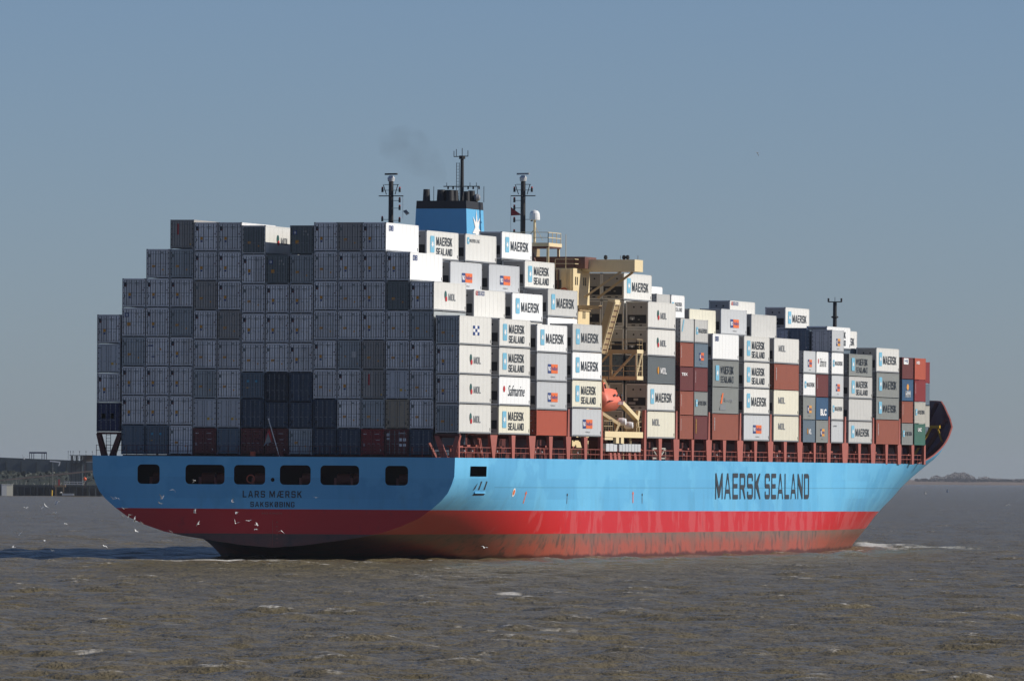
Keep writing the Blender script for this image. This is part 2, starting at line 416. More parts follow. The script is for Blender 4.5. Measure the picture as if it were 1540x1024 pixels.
YS = -CW / 2 - .016
def logo_mesh(kind, L, H):
    """(list of (part name, mesh)) painted on the starboard side"""
    k = ('logo', kind, L, round(H, 2))
    if k in _mc: return _mc[k]
    out = []
    def Z(a): return H * (1 - a)
    def panel(x0, x1, a, b, sx=.33):
        m = MB(); poly(m, rrect(x0 * L, x1 * L, Z(b), Z(a), .18 * min(1, L / 9)), YS, starblue)
        cx = (x0 + x1) / 2 * L; poly(m, star(cx, Z((a + b) / 2), (x1 - x0) * L * .36, (b - a) * H * .25), YS - .02, wht); return ('star_panel', m.mesh('star_panel'))
    def txt(s, x0, x1, a, b, mat=inkc, blk=True, bold=.03, shear=0):
        m = MB(); put(m, block_text(s) if blk else font_text(s, bold, shear), x0 * L, x1 * L, Z(b), Z(a), YS - .004, mat); return ('lettering', m.mesh('lettering'))
    if kind == 'M': out = [panel(.11, .24, .18, .73), txt('MAERSK', .29, .88, .32, .66)]
    elif kind == 'MS': out = [panel(.11, .24, .18, .76), txt('MAERSK', .30, .80, .20, .50), txt('SEALAND', .30, .80, .58, .83)]
    elif kind == 'ML': out = [panel(.05, .12, .12, .36), txt('MAERSK LINE', .13, .45, .18, .30)]
    elif kind == 'MOL':
        m = MB(); poly(m, ell(.36 * L, Z(.44), .035 * L, .15 * H), YS, grm); poly(m, ell(.375 * L, Z(.57), .03 * L, .09 * H), YS - .02, redm)
        out = [('emblem', m.mesh('emblem')), txt('MOL', .45, .67, .38, .62, ink2)]
    elif kind == 'MOLw':
        m = MB(); poly(m, ell(.38 * L, Z(.5), .03 * L, .14 * H), YS, orq)
        out = [('emblem', m.mesh('emblem')), txt('MOL', .46, .68, .40, .62, wht)]
    elif kind == 'MOL2': out = [txt('MOL', .18, .45, .27, .52, ink2)]
    elif kind in ('PO', 'POy'):
        m = MB(); poly(m, [(.36 * L, Z(.70)), (.465 * L, Z(.70)), (.465 * L, Z(.38)), (.36 * L, Z(.38))], YS, dbsq)
        m2 = MB(); poly(m2, [(.47 * L, Z(.70)), (.69 * L, Z(.70)), (.69 * L, Z(.38)), (.47 * L, Z(.38))], YS, osq if kind == 'PO' else orgq)
        out = [('emblem', m.mesh('emblem')), ('emblem', m2.mesh('emblem')), txt('P&O', .37, .458, .46, .62, wht, False), txt('Nedlloyd', .48, .68, .46, .64, dbsq, False), txt('Nedlloyd', .46, .60, .80, .86, ink2, False)]
    elif kind == 'DB': out = [txt('DB', .09, .22, .10, .28, dbsq)]
    elif kind == 'CHK':
        m = MB()
        for i in range(3):
            for j in range(3):
                x0 = (.42 + .067 * i) * L; z0 = Z(.65 - .11 * j)
                poly(m, [(x0, z0), (x0 + .066 * L, z0), (x0 + .066 * L, z0 + .108 * H), (x0, z0 + .108 * H)], YS, dbsq if (i + j) % 2 == 0 else wht)
        out = [('emblem', m.mesh('emblem'))]
    elif kind == 'SAF':
        m = MB(); poly(m, ell(.16 * L, Z(.42), .035 * L, .12 * H, 6), YS, redm)
        out = [('emblem', m.mesh('emblem')), txt('Safmarine', .28, .82, .28, .66, inkc, False, 0, .35)]
    elif kind == 'SEA': out = [txt('GE', .05, .12, .05, .20, redm, False), txt('SEACO', .125, .33, .05, .20, dbsq)]
    elif kind == 'HL':
        m = MB(); poly(m, [(.30 * L, Z(.62)), (.36 * L, Z(.62)), (.42 * L, Z(.22)), (.37 * L, Z(.22))], YS, osq)
        m2 = MB(); poly(m2, [(.28 * L, Z(.86)), (.50 * L, Z(.86)), (.52 * L, Z(.66)), (.30 * L, Z(.66))], YS, ink2)
        out = [('emblem', m.mesh('emblem')), ('emblem', m2.mesh('emblem')), txt('Hapag-Lloyd', .43, .76, .40, .58, ink2, False)]
    elif kind == 'SLASH':
        m = MB(); poly(m, [(.08 * L, Z(.55)), (.15 * L, Z(.55)), (.28 * L, Z(.05)), (.21 * L, Z(.05))], YS, starblue); out = [('emblem', m.mesh('emblem'))]
    elif kind == 'V': 
        m = MB()
        for i in range(9): poly(m, [(.07 * L, H * (.82 - .055 * i)), (.09 * L, H * (.82 - .055 * i)), (.09 * L, H * (.855 - .055 * i)), (.07 * L, H * (.855 - .055 * i))], YS - .01, pgrey)
        out = [('marking', m.mesh('marking'))]
    elif kind == 'Vy':
        m = MB()
        for i in range(10): poly(m, [(.10 * L, H * (.82 - .06 * i)), (.14 * L, H * (.82 - .06 * i)), (.14 * L, H * (.86 - .06 * i)), (.10 * L, H * (.86 - .06 * i))], YS - .01, ylm)
        out = [('marking', m.mesh('marking'))]
    elif kind == 'T': out = [txt('TEX', .1, .55, .24, .36, wht, False)]
    elif kind == 'BLK': out = [txt('BLC', .35, .85, .50, .80, wht, False, .05)]
    elif kind == 'NUM': 
        m = MB(); poly(m, ell(.5 * L, Z(.35), .10 * L, .14 * H), YS, orgq); out = [('emblem', m.mesh('emblem')), txt('HMM', .3, .75, .52, .82, pgrey, False)]
    elif kind == 'SQW':
        m = MB(); poly(m, rrect(.12 * L, .55 * L, Z(.32), Z(.04), .15), YS, wht); out = [('emblem', m.mesh('emblem')), txt('HJ', .2, .48, .1, .26, dbsq, False)]
    elif kind == 'SM': out = [txt('LINE', .15, .45, .20, .26, inkc)]
    elif kind == 'WT': out = [txt('HSD', .15, .45, .14, .28, wht, False)]
    elif kind == 'GT': out = [txt('UASC', .3, .65, .18, .36, wht, False)]
    elif kind == 'M20': out = [panel(.10, .24, .32, .62), txt('MAERSK', .28, .92, .38, .56)]
    elif kind == 'MS20': out = [panel(.05, .2, .3, .62), txt('MAERSK', .28, .8, .3, .46), txt('SEALAND', .28, .8, .52, .68)]
    _mc[k] = out; return out

def container(x, yc, z, L, H, kind, mat, logo, end, label, group):
    """end: ('doors', style) or ('cool', variant)"""
    t = empty('shipping_container', (x + random.uniform(-.015, .015), yc + random.uniform(-.012, .012), z), 0, label, 'container', group)
    link('body', body_mesh(kind, L, H, mat), t)
    if end[0] == 'doors':
        for s in (1, -1): link('door', door_mesh(s, end[1], H, end[2] if len(end) > 2 else mat), t)
    else: link('cooling_unit', cooling_mesh(H, end[2] if len(end) > 2 else mat, end[1]), t)
    for nm, me in (logo_mesh(logo, L, H) if logo else []): link(nm, me, t)
    return t

ORD = ['bottom', 'second', 'third', 'fourth', 'fifth', 'sixth', 'seventh', 'eighth']
CORD = ['first', 'second', 'third', 'fourth', 'fifth', 'sixth', 'seventh', 'eighth', 'ninth', 'tenth', 'eleventh', 'twelfth', 'thirteenth', 'fourteenth', 'fifteenth', 'sixteenth', 'seventeenth', 'eighteenth']
# stern stacks, top to bottom; codes -> look
SC = {
 'W': ('reefer', lav, 'round', 'whitish reefer container'), 'w': ('reefer', lav, 'lines', 'off-white ribbed reefer container'),
 'T': ('reefer', silver, 'lines', 'dull grey reefer container'), 'B': ('reefer', tan, 'lines', 'brownish grey reefer container'),
 'X': ('reefer', lav, 'text', 'whitish container with blue print'), 'S': ('reefer', tan, 'stripe', 'grey container with red upright stripe'),
 'G': ('reefer', pgrey, 'plainy', 'flat pale grey container with yellow dot'), 'P': ('reefer', silver, 'pale', 'grey container with pale door patch'),
 'Q': ('reefer', dgrey, 'square', 'dark grey container with blue square'), 'q': ('reefer', lav, 'square', 'whitish container with blue square'),
 'K': ('reefer', dgrey, 'lines', 'dark grey-green container'), 'N': ('dry', navy, 'sq', 'navy container with two pale squares'),
 'D': ('dry', dblue, 'dark', 'dull dark blue container'), 'V': ('dry', vdark, 'dark', 'near-black blue container'),
 'C': ('dry', bgrey, 'cyan', 'blue-grey container with cyan marks'), 'A': ('dry', bgrey, 'dark', 'plain blue-grey container'),
 'M': ('dry', maroon, 'dry', 'dark maroon container'), 'R': ('dry', mred, 'dry', 'red container'),
 'Z': ('dry', maroon, 'maroonsq', 'maroon container with pale squares'), 'E': ('dry', beige, 'dark', 'beige container')}
STERN = ['WGWN', 'WqTWWA', 'wWWXWWC', 'STWTWWWw', 'WWBWwTGM', 'WWWBwwGA', 'KWwWwCDM', 'QWWwVDM', 'QTWWWDDT', 'WwWwWwDD', 'BWwwPWwD', 'WWWWBSTR', 'WKwwGEZ', 'WTWwwD', 'TWWT']
SIDE = {0: {}, 11: {}, }
STSIDE = {(14, 0): ('white', 'CHK'), (14, 1): ('white', 'MOL'), (14, 2): ('white', 'MOL'), (14, 3): ('white', 'MOL'), (13, 0): ('white', 'MOL'), (12, 0): ('bright', 'DB'), (11, 0): ('bright', 'DB'), (6, 0): ('white', 'MOL')}
Hh, Hl = 2.896, 2.591
def heights(c, n):
    if c in (0, 14): return [Hh] * n
    if c in (1, 2, 3): return [Hh] * n
    if c == 6: h = [Hl, Hh, Hl] + [Hh] * 5
    elif c in (7, 8): h = [Hl, Hl] + [Hh] * 6
    else: h = [Hl] + [Hh] * 7
    return h[:n]
COLX = [143.7, 181.2, 218.3, 255.6, 291.1, 327.7, 363.4, 399.9, 435.7, 472.3, 508.8, 545.1, 580.7, 616.8, 655.9]
def colx(c):
    if c == 0: return 18.7 - CW / 2
    if c == 14: return -18.7 + CW / 2
    return (7 - c) * 2.478 + .03
for c, codes in enumerate(STERN):
    n = len(codes); hs = heights(c, n); z = 12.66 if c in (0, 14) else 10.42 + (.04 if c > 3 else 0)
    for t in range(n):
        kd, mt, style, lk = SC[codes[n - 1 - t]]
        key = (c, n - 1 - t); logo = None; bm_, em = mt, mt
        if key in STSIDE and c != 6:
            logo = STSIDE[key][1]; bm_ = bright if STSIDE[key][0] == 'bright' else white; em = lav if c != 14 else mt; kd = 'reefer'
        elif key in STSIDE: logo = 'MOL'; bm_ = white; kd = 'reefer'
        tier = ORD[t] if t < n - 1 else 'top'
        lab = f"{lk}, {tier} of the {CORD[c]} stern stack from left"
        container(0, colx(c), z, 12.192, hs[t], kd, bm_, logo, ('doors', style, em), lab, 'containers stacked across the stern')
        z += hs[t] + .022

# starboard stacks forward of the first: (X, length, outboard stack bottom->top listed top->bottom, heights)
LK = {'white': (white, 'reefer', 'white'), 'bright': (bright, 'reefer', 'bright white'), 'cream': (cream_w, 'reefer', 'cream'), 'lgrey': (lgrey, 'reefer', 'light grey'),
      'pgrey': (pgrey, 'reefer', 'pale grey'), 'mgrey': (mgrey, 'dry', 'mid-grey'), 'dgrey': (bgrey, 'dry', 'slate grey'), 'slate': (paint('slate_grey_paint', (.12, .14, .15), dirt=.2), 'dry', 'dark slate grey'), 'rust': (rustred, 'dry', 'rust-red'), 'maroon': (maroon, 'dry', 'maroon'),
      'orange': (orange, 'dry', 'orange-red'), 'blue': (blue, 'dry', 'dark blue'), 'green': (green, 'dry', 'green'), 'gw': (cgreen, 'dry', 'stained pale'), 'red': (mred, 'dry', 'dark red')}
LG = {'M': 'star panel and big lettering', 'MS': 'star panel and two-line lettering', 'ML': 'tiny star and lettering', 'MOL': 'reptile emblem and lettering', 'MOLw': 'white lettering', 'MOL2': 'dark three-letter name',
      'PO': 'blue and orange blocks', 'POy': 'blue and amber blocks', 'DB': 'small blue letters', 'CHK': 'blue chequered emblem', 'SAF': 'slanted script name', 'SEA': 'small corner name', 'HL': 'orange slash', 'SLASH': 'pale blue slash',
      'V': 'upright white print', 'Vy': 'upright yellow print', 'T': 'short white name', 'BLK': 'blocky white name', 'NUM': 'amber emblem', 'SQW': 'white square emblem', 'SM': 'tiny dark name', 'WT': 'white corner name', 'GT': 'small white name', 'M20': 'small star and name', 'MS20': 'small star and two-line name', None: 'plain side'}
BAYS = [
 ('B2', 15.28, 12.192, 'MS MS SAF MS', 'white white bright cream', 'hhhh'),
 ('B3', 30.24, 12.192, 'M PO PO -', 'bright pgrey pgrey orange', 'hhhl'),
 ('B4', 44.62, 12.192, 'M M MS PO', 'lgrey bright cream pgrey', 'hhhh'),
 ('B5', 76.65, 12.192, 'MOL MOL MOLw M MOL2', 'white white slate white cream', 'hhhhh'),
 ('B6', 91.10, 6.058, 'SLASH V T V V', 'lgrey rust maroon rust rust', 'lllll'),
 ('C6', 97.63, 6.058, 'M20 PO V M20 Vy', 'lgrey dgrey maroon mgrey maroon', 'lllll'),
 ('B7', 105.95, 12.192, 'DB MS HL V', 'bright mgrey mgrey rust', 'hhhh'),
 ('B8', 120.7, 12.192, 'MS MS M PO', 'white white white pgrey', 'hhhh'),
 ('B9', 135.17, 12.192, 'MOL2 V MOL2 MOL2', 'white rust cream cream', 'hhhh'),
 ('B10', 149.68, 6.058, 'PO M20 POy MOLw', 'pgrey bright mgrey dgrey', 'llll'),
 ('C10', 156.2, 6.058, 'SAF V BLK POy', 'bright maroon blue mgrey', 'llll'),
 ('B11', 164.05, 6.058, 'POy M20 PO M20 SM', 'pgrey bright pgrey white pgrey', 'lllll'),
 ('B12', 173.0, 12.192, 'MS MS - M', 'mgrey lgrey lgrey lgrey', 'llll'),
 ('B13', 187.5, 12.192, 'M M M V', 'white mgrey mgrey rust', 'hhlh'),
 ('B14', 201.4, 6.058, 'SQW NUM V M20', 'maroon blue rust mgrey', 'llll'),
 ('C14', 208.3, 6.058, 'WT V M20 GT', 'orange red gw green', 'llll')]
def side_box(x, L, yc, z, H, lg, mt, label, inner=False):
    m, kd, _ = LK[mt]; lg = None if lg == '-' else lg
    if kd == 'dry' and lg in ('MS', 'M') and False: pass
    if mt in ('mgrey', 'lgrey') and lg in ('M', 'MS'): m = m
    end = ('cool', random.choice((0, 1)), tan if kd == 'reefer' else m) if (kd == 'reefer' and L > 10) else ('doors', 'dry' if mt in ('rust', 'maroon', 'orange', 'red', 'green', 'blue') else 'dark', m)
    return container(x, yc, z, L, H, kd, m, lg, end, label, 'containers stacked along the starboard side')
for i, (nm, x, L, lgs, mts, hc) in enumerate(BAYS):
    lgs = lgs.split(); mts = mts.split(); n = len(lgs); z = 12.64 - .0008 * x
    for t in range(n):
        j = n - 1 - t; H = Hh if hc[j] == 'h' else Hl
        tier = ORD[t] if t < n - 1 else 'top'
        lk = LK[mts[j]][2]; lg = LG[None if lgs[j] == '-' else lgs[j]]
        lab = f"{lk} container with {lg}, {tier} of {CORD[i + 1]} starboard stack"
        side_box(x, L, -18.7 + CW / 2, z, H, lgs[j], mts[j], lab); z += H + .022
# inboard steps: (bay index in BAYS, column, top z, list top->bottom of (logo, look, h))
INNER = [
 (1, 13, 27.17, [('SEA', 'white', 'h'), ('M', 'white', 'h')]), (1, 12, 30.0, [('PO', 'pgrey', 'h'), ('M', 'white', 'h')]), (1, 11, 33.1, [('MS', 'white', 'h'), ('M', 'white', 'h')]),
 (2, 13, 27.14, [('M', 'bright', 'h'), ('M', 'white', 'h')]), (2, 12, 30.06, [('PO', 'pgrey', 'h'), ('M', 'white', 'h')]), (2, 11, 33.15, [('ML', 'white', 'h'), ('M', 'white', 'h')]),
 (3, 13, 27.84, [('M', 'lgrey', 'h'), ('-', 'bright', 'h')]), (3, 12, 30.75, [('MS', 'white', 'h'), ('M', 'white', 'h')]), (3, 11, 33.73, [('M', 'bright', 'h'), ('M', 'mgrey', 'h')]),
 (4, 13, 30.16, [('M', 'white', 'h'), ('M', 'white', 'h'), ('M', 'white', 'h'), ('-', 'dgrey', 'h'), ('M', 'white', 'h'), ('MOL2', 'white', 'h')]),
 (4, 12, 30.16, [('M', 'white', 'h'), ('M', 'white', 'h'), ('M', 'white', 'h'), ('-', 'dgrey', 'h'), ('M', 'white', 'h'), ('-', 'maroon', 'h')]),
 (5, 13, 28.25, [('-', 'lgrey', 'l'), ('V', 'rust', 'l')]), (6, 13, 28.25, [('MS20', 'bright', 'l'), ('V', 'rust', 'l')]), (6, 12, 29.2, [('-', 'bright', 'l')]),
 (7, 13, 26.9, [('-', 'cream', 'h'), ('M', 'white', 'h')]), (7, 12, 27.0, [('-', 'lgrey', 'h')]),
 (8, 13, 27.18, [('PO', 'pgrey', 'h'), ('M', 'white', 'h')]), (9, 13, 26.85, [('-', 'lgrey', 'h'), ('M', 'white', 'h')]), (9, 12, 28.36, [('SEA', 'white', 'l'), ('-', 'dgrey', 'l')]),
 (10, 13, 23.0, [('V', 'rust', 'l')]), (12, 12, 25.53, [('PO', 'pgrey', 'l'), ('-', 'dgrey', 'l')]), (12, 13, 25.53, [('-', 'dgrey', 'l'), ('-', 'dgrey', 'l')]),
 (13, 11, 28.3, [('M', 'white', 'l'), ('-', 'dgrey', 'l'), ('-', 'dgrey', 'l')]), (13, 13, 26.1, [('MS', 'bright', 'l'), ('-', 'dgrey', 'l'), ('-', 'dgrey', 'l')]), (13, 12, 25.9, [('-', 'dgrey', 'l'), ('-', 'dgrey', 'l')]),
 (14, 12, 25.91, [('M', 'white', 'l'), ('-', 'white', 'l')]), (14, 13, 23.74, [('-', 'dgrey', 'h'), ('-', 'dgrey', 'h')]),
]
for bi, c, zt, lst in INNER:
    nm, x, L = BAYS[bi - 1][:3]; yc = {13: -14.83, 12: -12.35, 11: -9.87}[c]; z = zt
    for j, (lg, mt, h) in enumerate(lst):
        H = Hh if h == 'h' else Hl; z -= H
        lk = LK[mt][2]; place = {13: 'one row', 12: 'two rows', 11: 'three rows'}[c]
        pos = 'topmost' if j == 0 else ORD[j] + ' down'
        lgn = LG[None if lg == '-' else lg]
        lab = f"{lk} container, {lgn}, {pos}, {place} behind {CORD[bi]} starboard stack"
        side_box(x, L, yc, z, H, lg, mt, lab); z -= .022
z = 22.0
for j, (lg, mt) in enumerate((('V', 'red'), ('-', 'dgrey'), ('-', 'gw'))):
    H = Hl; z = [20.25, 17.6, 14.95][j]- H + 2.59
    side_box(222.0, 6.058, -14.98, z - .2, H, lg, mt, f"{LK[mt][2]} container, {('top', 'middle', 'lowest')[j]} of foremost stack beside bow bulwark")

# the cargo amidships, hidden behind the outer stacks but casting their shadow: one mass
cm = MB(); cmats = [silver, lav, maroon, dblue, mgrey, bgrey, tan, rustred]
def inner_mass(x, L, c0, c1, top_fn):
    for c in range(c0, c1):
        zt = top_fn(c); z = 12.36 if c not in (0, 14) else 12.64
        while z + 2.5 < zt:
            H = min(Hh, zt - z); yc = colx(c); cm.box(x + .03, x + L - .03, yc - 1.2, yc + 1.2, z, z + H - .03, random.choice(cmats)); z += H
capz = [33.1, 33.1, 33.6, 30.0, 28.2, 28.2, 26.9, 27.1, 28.0, 25.4, 25.4, 25.4, 25.6, 23.6, 22.5, 22.5]
for (nm, x, L, *_), cz in zip(BAYS, capz):
    inner_mass(x, L, 0 if x < 200 else 3, 11, lambda c: min(cz, (24.3, 27.3, 30.2)[c] if c < 3 else 99))
    for c, cap in ((11, 30), (12, 27), (13, 24.1)):
        if (nm, c) not in (('B5', 12), ('B5', 13)): inner_mass(x, L, c, c + 1, lambda c_: min(cz, cap) - 3.0)
tag(cm.build('inner_cargo'), 'mass of containers filling the inner rows of the ship', 'containers', None, 'stuff')

# ---------------------------------------------------------------- the ship
SHIP = empty('container_ship', (0, 0, 0), 0, 'pale blue container ship with red underside, dark lettering and a laden deck', 'ship')
LEV = [((0, 1.28), (0, -4)), ((3, 1.5), (16.5, -4)), ((6, 1.9), (18.4, -2)), ((9.2, 2.38), (18.66, -.6)), ((11.2, 2.8), (18.7, .5)), ((13.2, 3.45), (18.7, 1.6)), ((15.0, 4.25), (18.7, 2.8)),
       ((16.3, 5.15), (18.7, 4.0)), ((17.3, 6.0), (18.7, 5.1)), ((17.95, 6.75), (18.7, 6.2)), ((18.35, 7.6), (18.7, 7.4)), ((18.62, 8.42), (18.7, 8.42)), ((18.66, 9.44), (18.7, 9.44)), ((18.68, 10.27), (18.7, 10.27))]
XB = 150.0
def sstep(t): t = max(0, min(1, t)); return t * t * (3 - 2 * t)
def rimz(X):
    xs = [0, 213.5, 218, 224, 230, 235, 238, 241, 245, 250, 264]; zs = [10.27, 10.27, 10.5, 11.2, 12.1, 13.1, 13.9, 15.2, 16.7, 18.1, 18.3]
    return float(np.interp(X, xs, zs))
def stemx(z): return float(np.interp(z, [-4, 0, 5, 10, 18.3], [256.5, 257.0, 258.2, 260.5, 264.5]))
def bowp(z): return float(np.interp(z, [-4, 0.3, 2.1, 4.5, 5.6, 7.6, 8.6, 10, 11.3, 12.7, 13.8, 15, 16.6, 18.3], BP))
BP = [1.25, 1.37, 1.75, 2.25, 2.65, 3.4, 4.0, 5.15, 6.85, 8.15, 8.9, 9.5, 8.6, 8.7]
QB = 1.0
def plan(sig, z):
    return 18.7 * (1 - sig ** bowp(z)) ** QB
def hull_point(s, lev):
    """s<=0..1 aft (X -1.35..XB) ; 1..2 bow. lev index (may exceed the deck level into the bow bulwark)"""
    if s <= 1:
        X = -1.35 + (XB + 1.35) * s; k = sstep((X + 1.35) / 55)
        if lev >= len(LEV): return X, 18.7 * (1 - k) + 18.7 * k, 10.27
        (a, b), (c, d) = LEV[lev]; return X, a + (c - a) * k, b + (d - b) * k
    sg = s - 1
    if lev < len(LEV): z = LEV[lev][1][1]; y0 = LEV[lev][1][0]
    else: z = None; y0 = 18.7
    if z is None:
        fr = (lev - len(LEV) + 1) / 4; X = XB + (stemx(14) - XB) * sg
        for _ in range(4):
            z = 10.27 + (rimz(X) - 10.27) * fr; X = XB + (stemx(z) - XB) * sg
    else: X = XB + (stemx(z) - XB) * sg
    return X, y0 / 18.7 * plan(sg, z), z
# stations: aft ones uniform with exact cuts for the mooring opening
sts = sorted(set([0, (4.56 + 1.35) / 151.35, (10.84 + 1.35) / 151.35] + [((-1.35 + 2.2 * i) + 1.35) / 151.35 for i in range(1, 40) if 1.4 < abs(-1.35 + 2.2 * i - 7.7) - 2.4 or False] + [i / 24 for i in range(13, 25)]))
sgs = [1 + (1 - (1 - i / 46) ** 1.35) for i in range(1, 47)]
S = sts + sgs; NL = len(LEV) + 4
def build_hull():
    m, nt, bs = newmat('hull_paint'); tc = N(nt, 'ShaderNodeTexCoord'); sp = N(nt, 'ShaderNodeSeparateXYZ'); nt.links.new(tc.outputs['Object'], sp.inputs[0])
    X, Z = sp.outputs[0], sp.outputs[2]; ob = tc.outputs['Object']
    run = noise(nt, 1, ob, 5, .65, (.30, .30, .05)); blot = noise(nt, 1, ob, 5, .6, (.12, .12, .18)); fine = noise(nt, 1, ob, 6, .7, (.9, .9, .5))
    runf = noise(nt, 1, ob, 4, .65, (.32, .32, .10))
    blue_ = (.125, .45, .74)
    c = mix(nt, math_(nt, 'MULTIPLY', ramp(nt, run, .48, .60), .45), blue_, (.085, .37, .63))
    cx = N(nt, 'ShaderNodeCombineXYZ'); nt.links.new(X, cx.inputs[0]); nt.links.new(Z, cx.inputs[1])
    bk = N(nt, 'ShaderNodeTexBrick'); nt.links.new(cx.outputs[0], bk.inputs['Vector']); bk.inputs['Scale'].default_value = 1; bk.inputs['Brick Width'].default_value = 23; bk.inputs['Row Height'].default_value = 2.05; bk.inputs['Mortar Size'].default_value = .012; bk.inputs['Color1'].default_value = (.86, .86, .88, 1); bk.inputs['Color2'].default_value = (1.06, 1.06, 1.04, 1); bk.inputs['Mortar'].default_value = (.8, .8, .8, 1)
    c = mix(nt, .8, c, bk.outputs[0], 'MULTIPLY')
    c = mix(nt, math_(nt, 'MULTIPLY', ramp(nt, blot, .50, .54), .45), c, (.17, .53, .80))
    lowb = math_(nt, 'MULTIPLY', ramp(nt, Z, 7.6, 6.2), ramp(nt, runf, .52, .60))
    c = mix(nt, math_(nt, 'MULTIPLY', lowb, .25), c, (.10, .30, .45))
    seam = math_(nt, 'MULTIPLY', math_(nt, 'LESS_THAN', math_(nt, 'ABSOLUTE', math_(nt, 'SUBTRACT', Z, 7.35)), .05), math_(nt, 'GREATER_THAN', X, 15))
    c = mix(nt, math_(nt, 'MULTIPLY', seam, .45), c, (.06, .2, .3))
    # red band: patches of chalky pink where it has been rubbed
    fwd = ramp(nt, X, 5, 110)
    pk = math_(nt, 'ADD', runf, math_(nt, 'MULTIPLY', fine, .25))
    pk = ramp(nt, math_(nt, 'ADD', pk, math_(nt, 'MULTIPLY', fwd, .05)), .675, .70)
    pk = math_(nt, 'MULTIPLY', pk, ramp(nt, X, 10, 35))
    red = mix(nt, math_(nt, 'MULTIPLY', pk, .5), (.54, .012, .014), (.56, .10, .10))
    red = mix(nt, math_(nt, 'MULTIPLY', ramp(nt, fine, .60, .68), .25), red, (.16, .03, .03))
    # slimed boot top: grey-brown upper band, rusty red lower down
    bt = mix(nt, ramp(nt, math_(nt, 'ADD', Z, math_(nt, 'MULTIPLY', math_(nt, 'SUBTRACT', fine, .5), 2.6)), 2.5, 1.2), mix(nt, fwd, (.20, .095, .065), (.215, .13, .10)), (.36, .080, .048))
    bt = mix(nt, math_(nt, 'MULTIPLY', ramp(nt, run, .5, .66), .55), bt, (.14, .10, .075))
    bt = mix(nt, math_(nt, 'MULTIPLY', ramp(nt, fine, .52, .66), .75), bt, (.06, .042, .034))
    bt = mix(nt, ramp(nt, math_(nt, 'ADD', Z, math_(nt, 'MULTIPLY', math_(nt, 'SUBTRACT', run, .5), 1.2)), .55, .3), bt, (.10, .028, .02))
    bt = mix(nt, ramp(nt, X, 25, -2), bt, mix(nt, .65, bt, (.05, .03, .035)))  # stern shade put into the boot-top colour, deepening aft
    zr = math_(nt, 'MULTIPLY_ADD', X, .0024, Z)      # painted lines run slightly down towards the bow
    c = mix(nt, math_(nt, 'LESS_THAN', zr, 5.08), c, red)
    zb = math_(nt, 'MULTIPLY_ADD', X, .0006, Z)
    c = mix(nt, math_(nt, 'LESS_THAN', math_(nt, 'MULTIPLY_ADD', math_(nt, 'SUBTRACT', fine, .5), .10, zb), 2.64), c, bt)
    nt.links.new(c, bs.inputs['Base Color']); bs.inputs['Roughness'].default_value = .42
    bump = N(nt, 'ShaderNodeBump'); bump.inputs['Strength'].default_value = .25; bump.inputs['Distance'].default_value = .08
    plates = noise(nt, 1, ob, 2, .5, (.35, .35, .5)); nt.links.new(plates, bump.inputs['Height']); nt.links.new(bump.outputs[0], bs.inputs['Normal'])
    MAT['hull'] = m
    vs = []; fs = []; nS = len(S)
    for sgn in (-1, 1):
        base = len(vs)
        for s in S:
            for l in range(NL):
                x, y, zz = hull_point(s, l); vs.append((x, sgn * y, zz))
        for i in range(nS - 1):
            for l in range(NL - 1):
                if l >= len(LEV) - 1 and hull_point(S[i + 1], NL - 1)[2] < 10.29: continue
                if sgn < 0 and l == 11:
                    x0 = hull_point(S[i], 5)[0]; x1 = hull_point(S[i + 1], 5)[0]
                    if x0 > 4.4 and x1 < 11.0: continue
                a = base + i * NL + l; q = (a, a + NL, a + NL + 1, a + 1)
                fs.append(q if sgn < 0 else q[::-1])
    me = bpy.data.meshes.new('hull'); me.from_pydata(vs, [], fs); me.materials.append(m); me.update()
    bm = bmesh.new(); bm.from_mesh(me); bmesh.ops.remove_doubles(bm, verts=bm.verts, dist=.004); bmesh.ops.recalc_face_normals(bm, faces=bm.faces); bm.to_mesh(me); bm.free()
    me.shade_smooth(); h = link('hull', me, SHIP)
    # transom with its mooring openings
    out = [(-y, zz) for (y, zz), _ in LEV[::-1]] + [(y, zz) for (y, zz), _ in LEV[1:]]
    wins = [(11.69, 13.98), (4.97, 9.01), (.78, 3.99), (-3.9, -.74), (-8.88, -4.91), (-13.89, -11.56)]
    spl = [out] + [rrect(a, b, 7.5, 9.43, .42) for a, b in wins] + [ell(.0, 7.98, .2, .2, 12)]
    v2, f2 = flat_tris(spl); t = MB(); t.add([(-1.35, p[0], p[1]) for p in v2], f2, m)
    to = t.build('transom', SHIP)
    # mooring deck behind the openings
    g = MB(); g.box(-1.3, 14, -17.4, 17.4, 7.2, 7.35, redoxd); g.box(8, 8.2, -17.4, 17.4, 7.3, 10.0, redoxd); g.box(-1.3, 14, -18.2, 17.4, 9.75, 9.95, redoxd)
    for yy in (12.9, 7.8, 6.2, 2.3, -2.6, -6.2, -7.9, -12.6):
        g.tube((3, yy - .7, 8.1), (3, yy + .7, 8.1), .55, redox, n=12); g.box(2.2, 3.8, yy - .9, yy - .75, 7.35, 8.6, redoxd); g.tube((1, yy + .4, 7.35), (1, yy + .4, 8.2), .16, redox, n=8)
    g.build('mooring_deck', SHIP)
    n = MB(); n.lathe((-.9, 2.4, 8.05), [(.34, -.05), (.44, -.05), (.44, .05), (.34, .05), (.34, -.05)], orange, 16, 'x'); n.build('lifebuoy', SHIP)
    r = MB(); r.box(4.2, 11.2, -18.5, -15.2, 8.2, 8.36, dark); r.box(4.2, 11.2, -15.3, -15.1, 8.3, 9.5, dark); r.box(4.1, 4.3, -18.5, -15.2, 8.3, 9.5, dark); r.build('fairlead_recess', SHIP)
    d = MB()  # weather deck
    pts = [hull_point(s, 13) for s in S]
